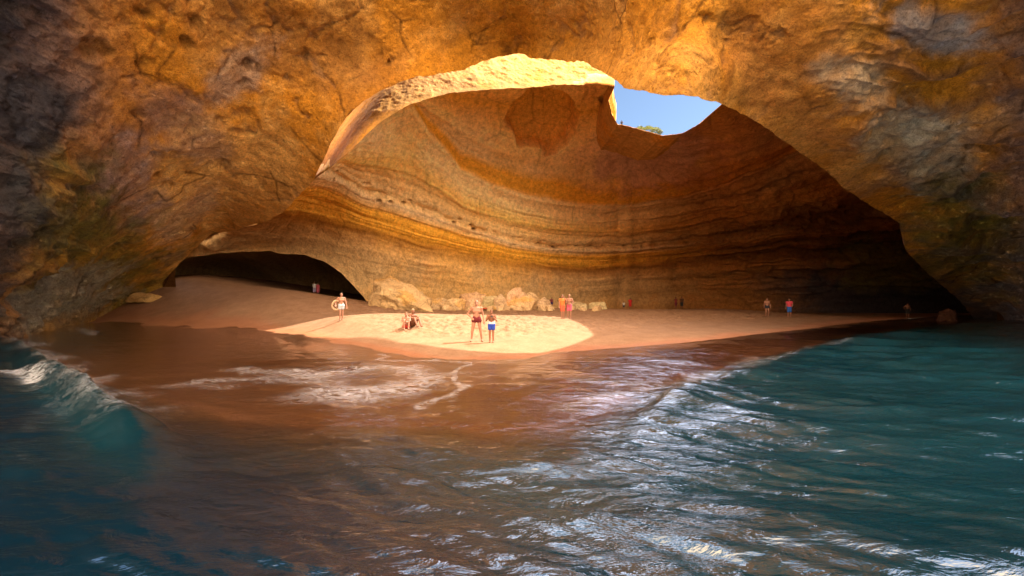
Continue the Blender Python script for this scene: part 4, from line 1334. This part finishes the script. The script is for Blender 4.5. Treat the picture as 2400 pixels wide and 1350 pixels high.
person(1477, 728, 57.5, 1.66, R(-5), 'person all in bright red in the shade by the back wall', None, hair='dark_hair', bottoms=('red_skirt', (0.55, 0.03, 0.03)), b_len=0.75, top=('red_top', (0.60, 0.04, 0.04)), fine=False, group=GB)
person(1584, 729, 58, 1.68, R(30), 'person in a maroon top with one arm stretched sideways by the back wall', dict(el=(-.42, -.02, 1.32), wl=(-.64, -.06, 1.28)), skin=SKIN_TAN, hair='dark_hair', bottoms=('maroon_shorts', (0.16, 0.03, 0.05)), b_len=0.7, top=('maroon_top', (0.26, 0.05, 0.05)), fine=False, group=GB)
person(1598, 730, 57.5, 1.72, R(-10), 'person in dark clothes close to the maroon-topped one by the back wall', None, skin=SKIN_TAN, hair='dark_hair', bottoms=('black_trousers', (0.03, 0.03, 0.03)), b_len=1.0, top=('dark_brown_top', (0.10, 0.05, 0.03)), fine=False, group=GB)
person(1798, 741, 40, 1.72, R(-18), 'bare-chested bather in dark trunks at the edge of the right hand shade', dict(kr=(.1, -.1, .5), ar=(.1, -.03, .08)), hair='brown_hair', bottoms=('black_trunks', (0.03, 0.03, 0.04)), b_len=0.2, fine=False, group=GB)
person(1850, 743, 40, 1.76, R(-30), 'person in a red top and blue trousers at the dark right side of the beach', dict(er=(.27, -.06, 1.12), wr=(.20, -.18, .98)), hair='dark_hair', bottoms=('blue_trousers', (0.03, 0.10, 0.35)), b_len=0.95, top=('crimson_top', (0.50, 0.06, 0.09)), fine=False, group=GB)
person(2127, 740, 47, 1.60, R(-25), 'dark figure standing deep in the shade by the far right water', dict(el=(-.36, 0, 1.2), wl=(-.30, -.1, 1.02)), skin=SKIN_TAN, hair='dark_hair', bottoms=('black_trousers', (0.03, 0.03, 0.03)), b_len=0.9, fine=False, group=GB)
hl = P(1457, 298, 100)
person(1457, 298, 100, 1.75, R(160), 'dark silhouette of a person standing on the hilltop against the sky', dict(el=(-.33, -.05, 1.18), er=(.33, -.05, 1.18), wl=(-.15, -.22, 1.12), wr=(.15, -.22, 1.12)), skin=SKIN_TAN, hair='dark_hair', bottoms=('black_trousers', (0.03, 0.03, 0.03)), b_len=1.0, top=('navy_top', (0.03, 0.035, 0.06)), fine=False, lift=float(hl[2]) - 0.15)

# things people carry or left on the sand
def ring(px, z_off, d, r, tube, rz, tilt):
    bm = bmesh.new()
    n1_, n2_ = 36, 12
    vs = [[bm.verts.new(((r + tube * math.cos(6.2832 * j / n2_)) * math.cos(6.2832 * i / n1_), tube * math.sin(6.2832 * j / n2_), 1.15 * (r + tube * math.cos(6.2832 * j / n2_)) * math.sin(6.2832 * i / n1_))) for j in range(n2_)] for i in range(n1_)]
    for i in range(n1_):
        for j in range(n2_):
            bm.faces.new((vs[i][j], vs[(i + 1) % n1_][j], vs[(i + 1) % n1_][(j + 1) % n2_], vs[i][(j + 1) % n2_])).smooth = True
    me = bpy.data.meshes.new('swim_ring'); bm.to_mesh(me); bm.free()
    me.materials.append(plain_material('tan_vinyl', (0.42, 0.27, 0.16), 0.5, 0.05))
    o = bpy.data.objects.new('swim_ring', me); COL.objects.link(o)
    x_ = (px - 1200) / 1000 * d
    o.location = (x_, d, ground_z(x_, d) + z_off)
    o.rotation_euler = (0, tilt, rz)
    tag(o, 'pale tan swim ring held under the arm of the bather in grey shorts', 'swim ring')
ring(789, 1.00, 25.2, 0.24, 0.055, R(25), R(20))

def camera_thing():
    o = empty('camera', (boy.location.x + 0.01, boy.location.y - 0.24, boy.location.z + 1.12))
    m_ = plain_material('black_plastic', (0.03, 0.03, 0.03), 0.4, 0.05)
    bm = bmesh.new()
    bmesh.ops.create_cube(bm, size=1, matrix=Matrix.Diagonal((.12, .045, .08, 1)))
    bmesh.ops.bevel(bm, geom=bm.edges[:], offset=.008, segments=2, affect='EDGES')
    me = bpy.data.meshes.new('camera_body'); bm.to_mesh(me); bm.free(); me.materials.append(m_)
    b_ = bpy.data.objects.new('camera_body', me); COL.objects.link(b_); b_.parent = o
    bm = bmesh.new(); capsule(bm, (0, -.02, 0), (0, -.06, 0), .03, .028, 16)
    me = bpy.data.meshes.new('lens'); bm.to_mesh(me); bm.free(); me.materials.append(m_)
    b_ = bpy.data.objects.new('lens', me); COL.objects.link(b_); b_.parent = o
    tag(o, 'small dark camera held in both hands by the boy', 'camera')
camera_thing()

def towel(px, py, d):
    gx, gy = np.meshgrid(np.linspace(-.5, .5, 24), np.linspace(-.28, .28, 14))
    pz = np.stack([gx, gy, 0.10 + 0.12 * np.maximum(0, 1 - (gx / .5) ** 2)], -1).reshape(-1, 3)
    pz[:, 2] += 0.07 * fbm(pz, 5, 3, 5)
    o = mesh_obj('towel', pz, grid_quads(*gx.shape), cloth('red_towel', (0.65, 0.06, 0.03)))
    sm_ = o.modifiers.new('thickness', 'SOLIDIFY'); sm_.thickness = 0.03
    x_ = (px - 1200) / 1000 * d
    o.location = (x_, d, ground_z(x_, d))
    tag(o, 'crumpled red towel on the sand between the bald man and the rock pile', 'towel')
towel(1139, 724, 43.0)
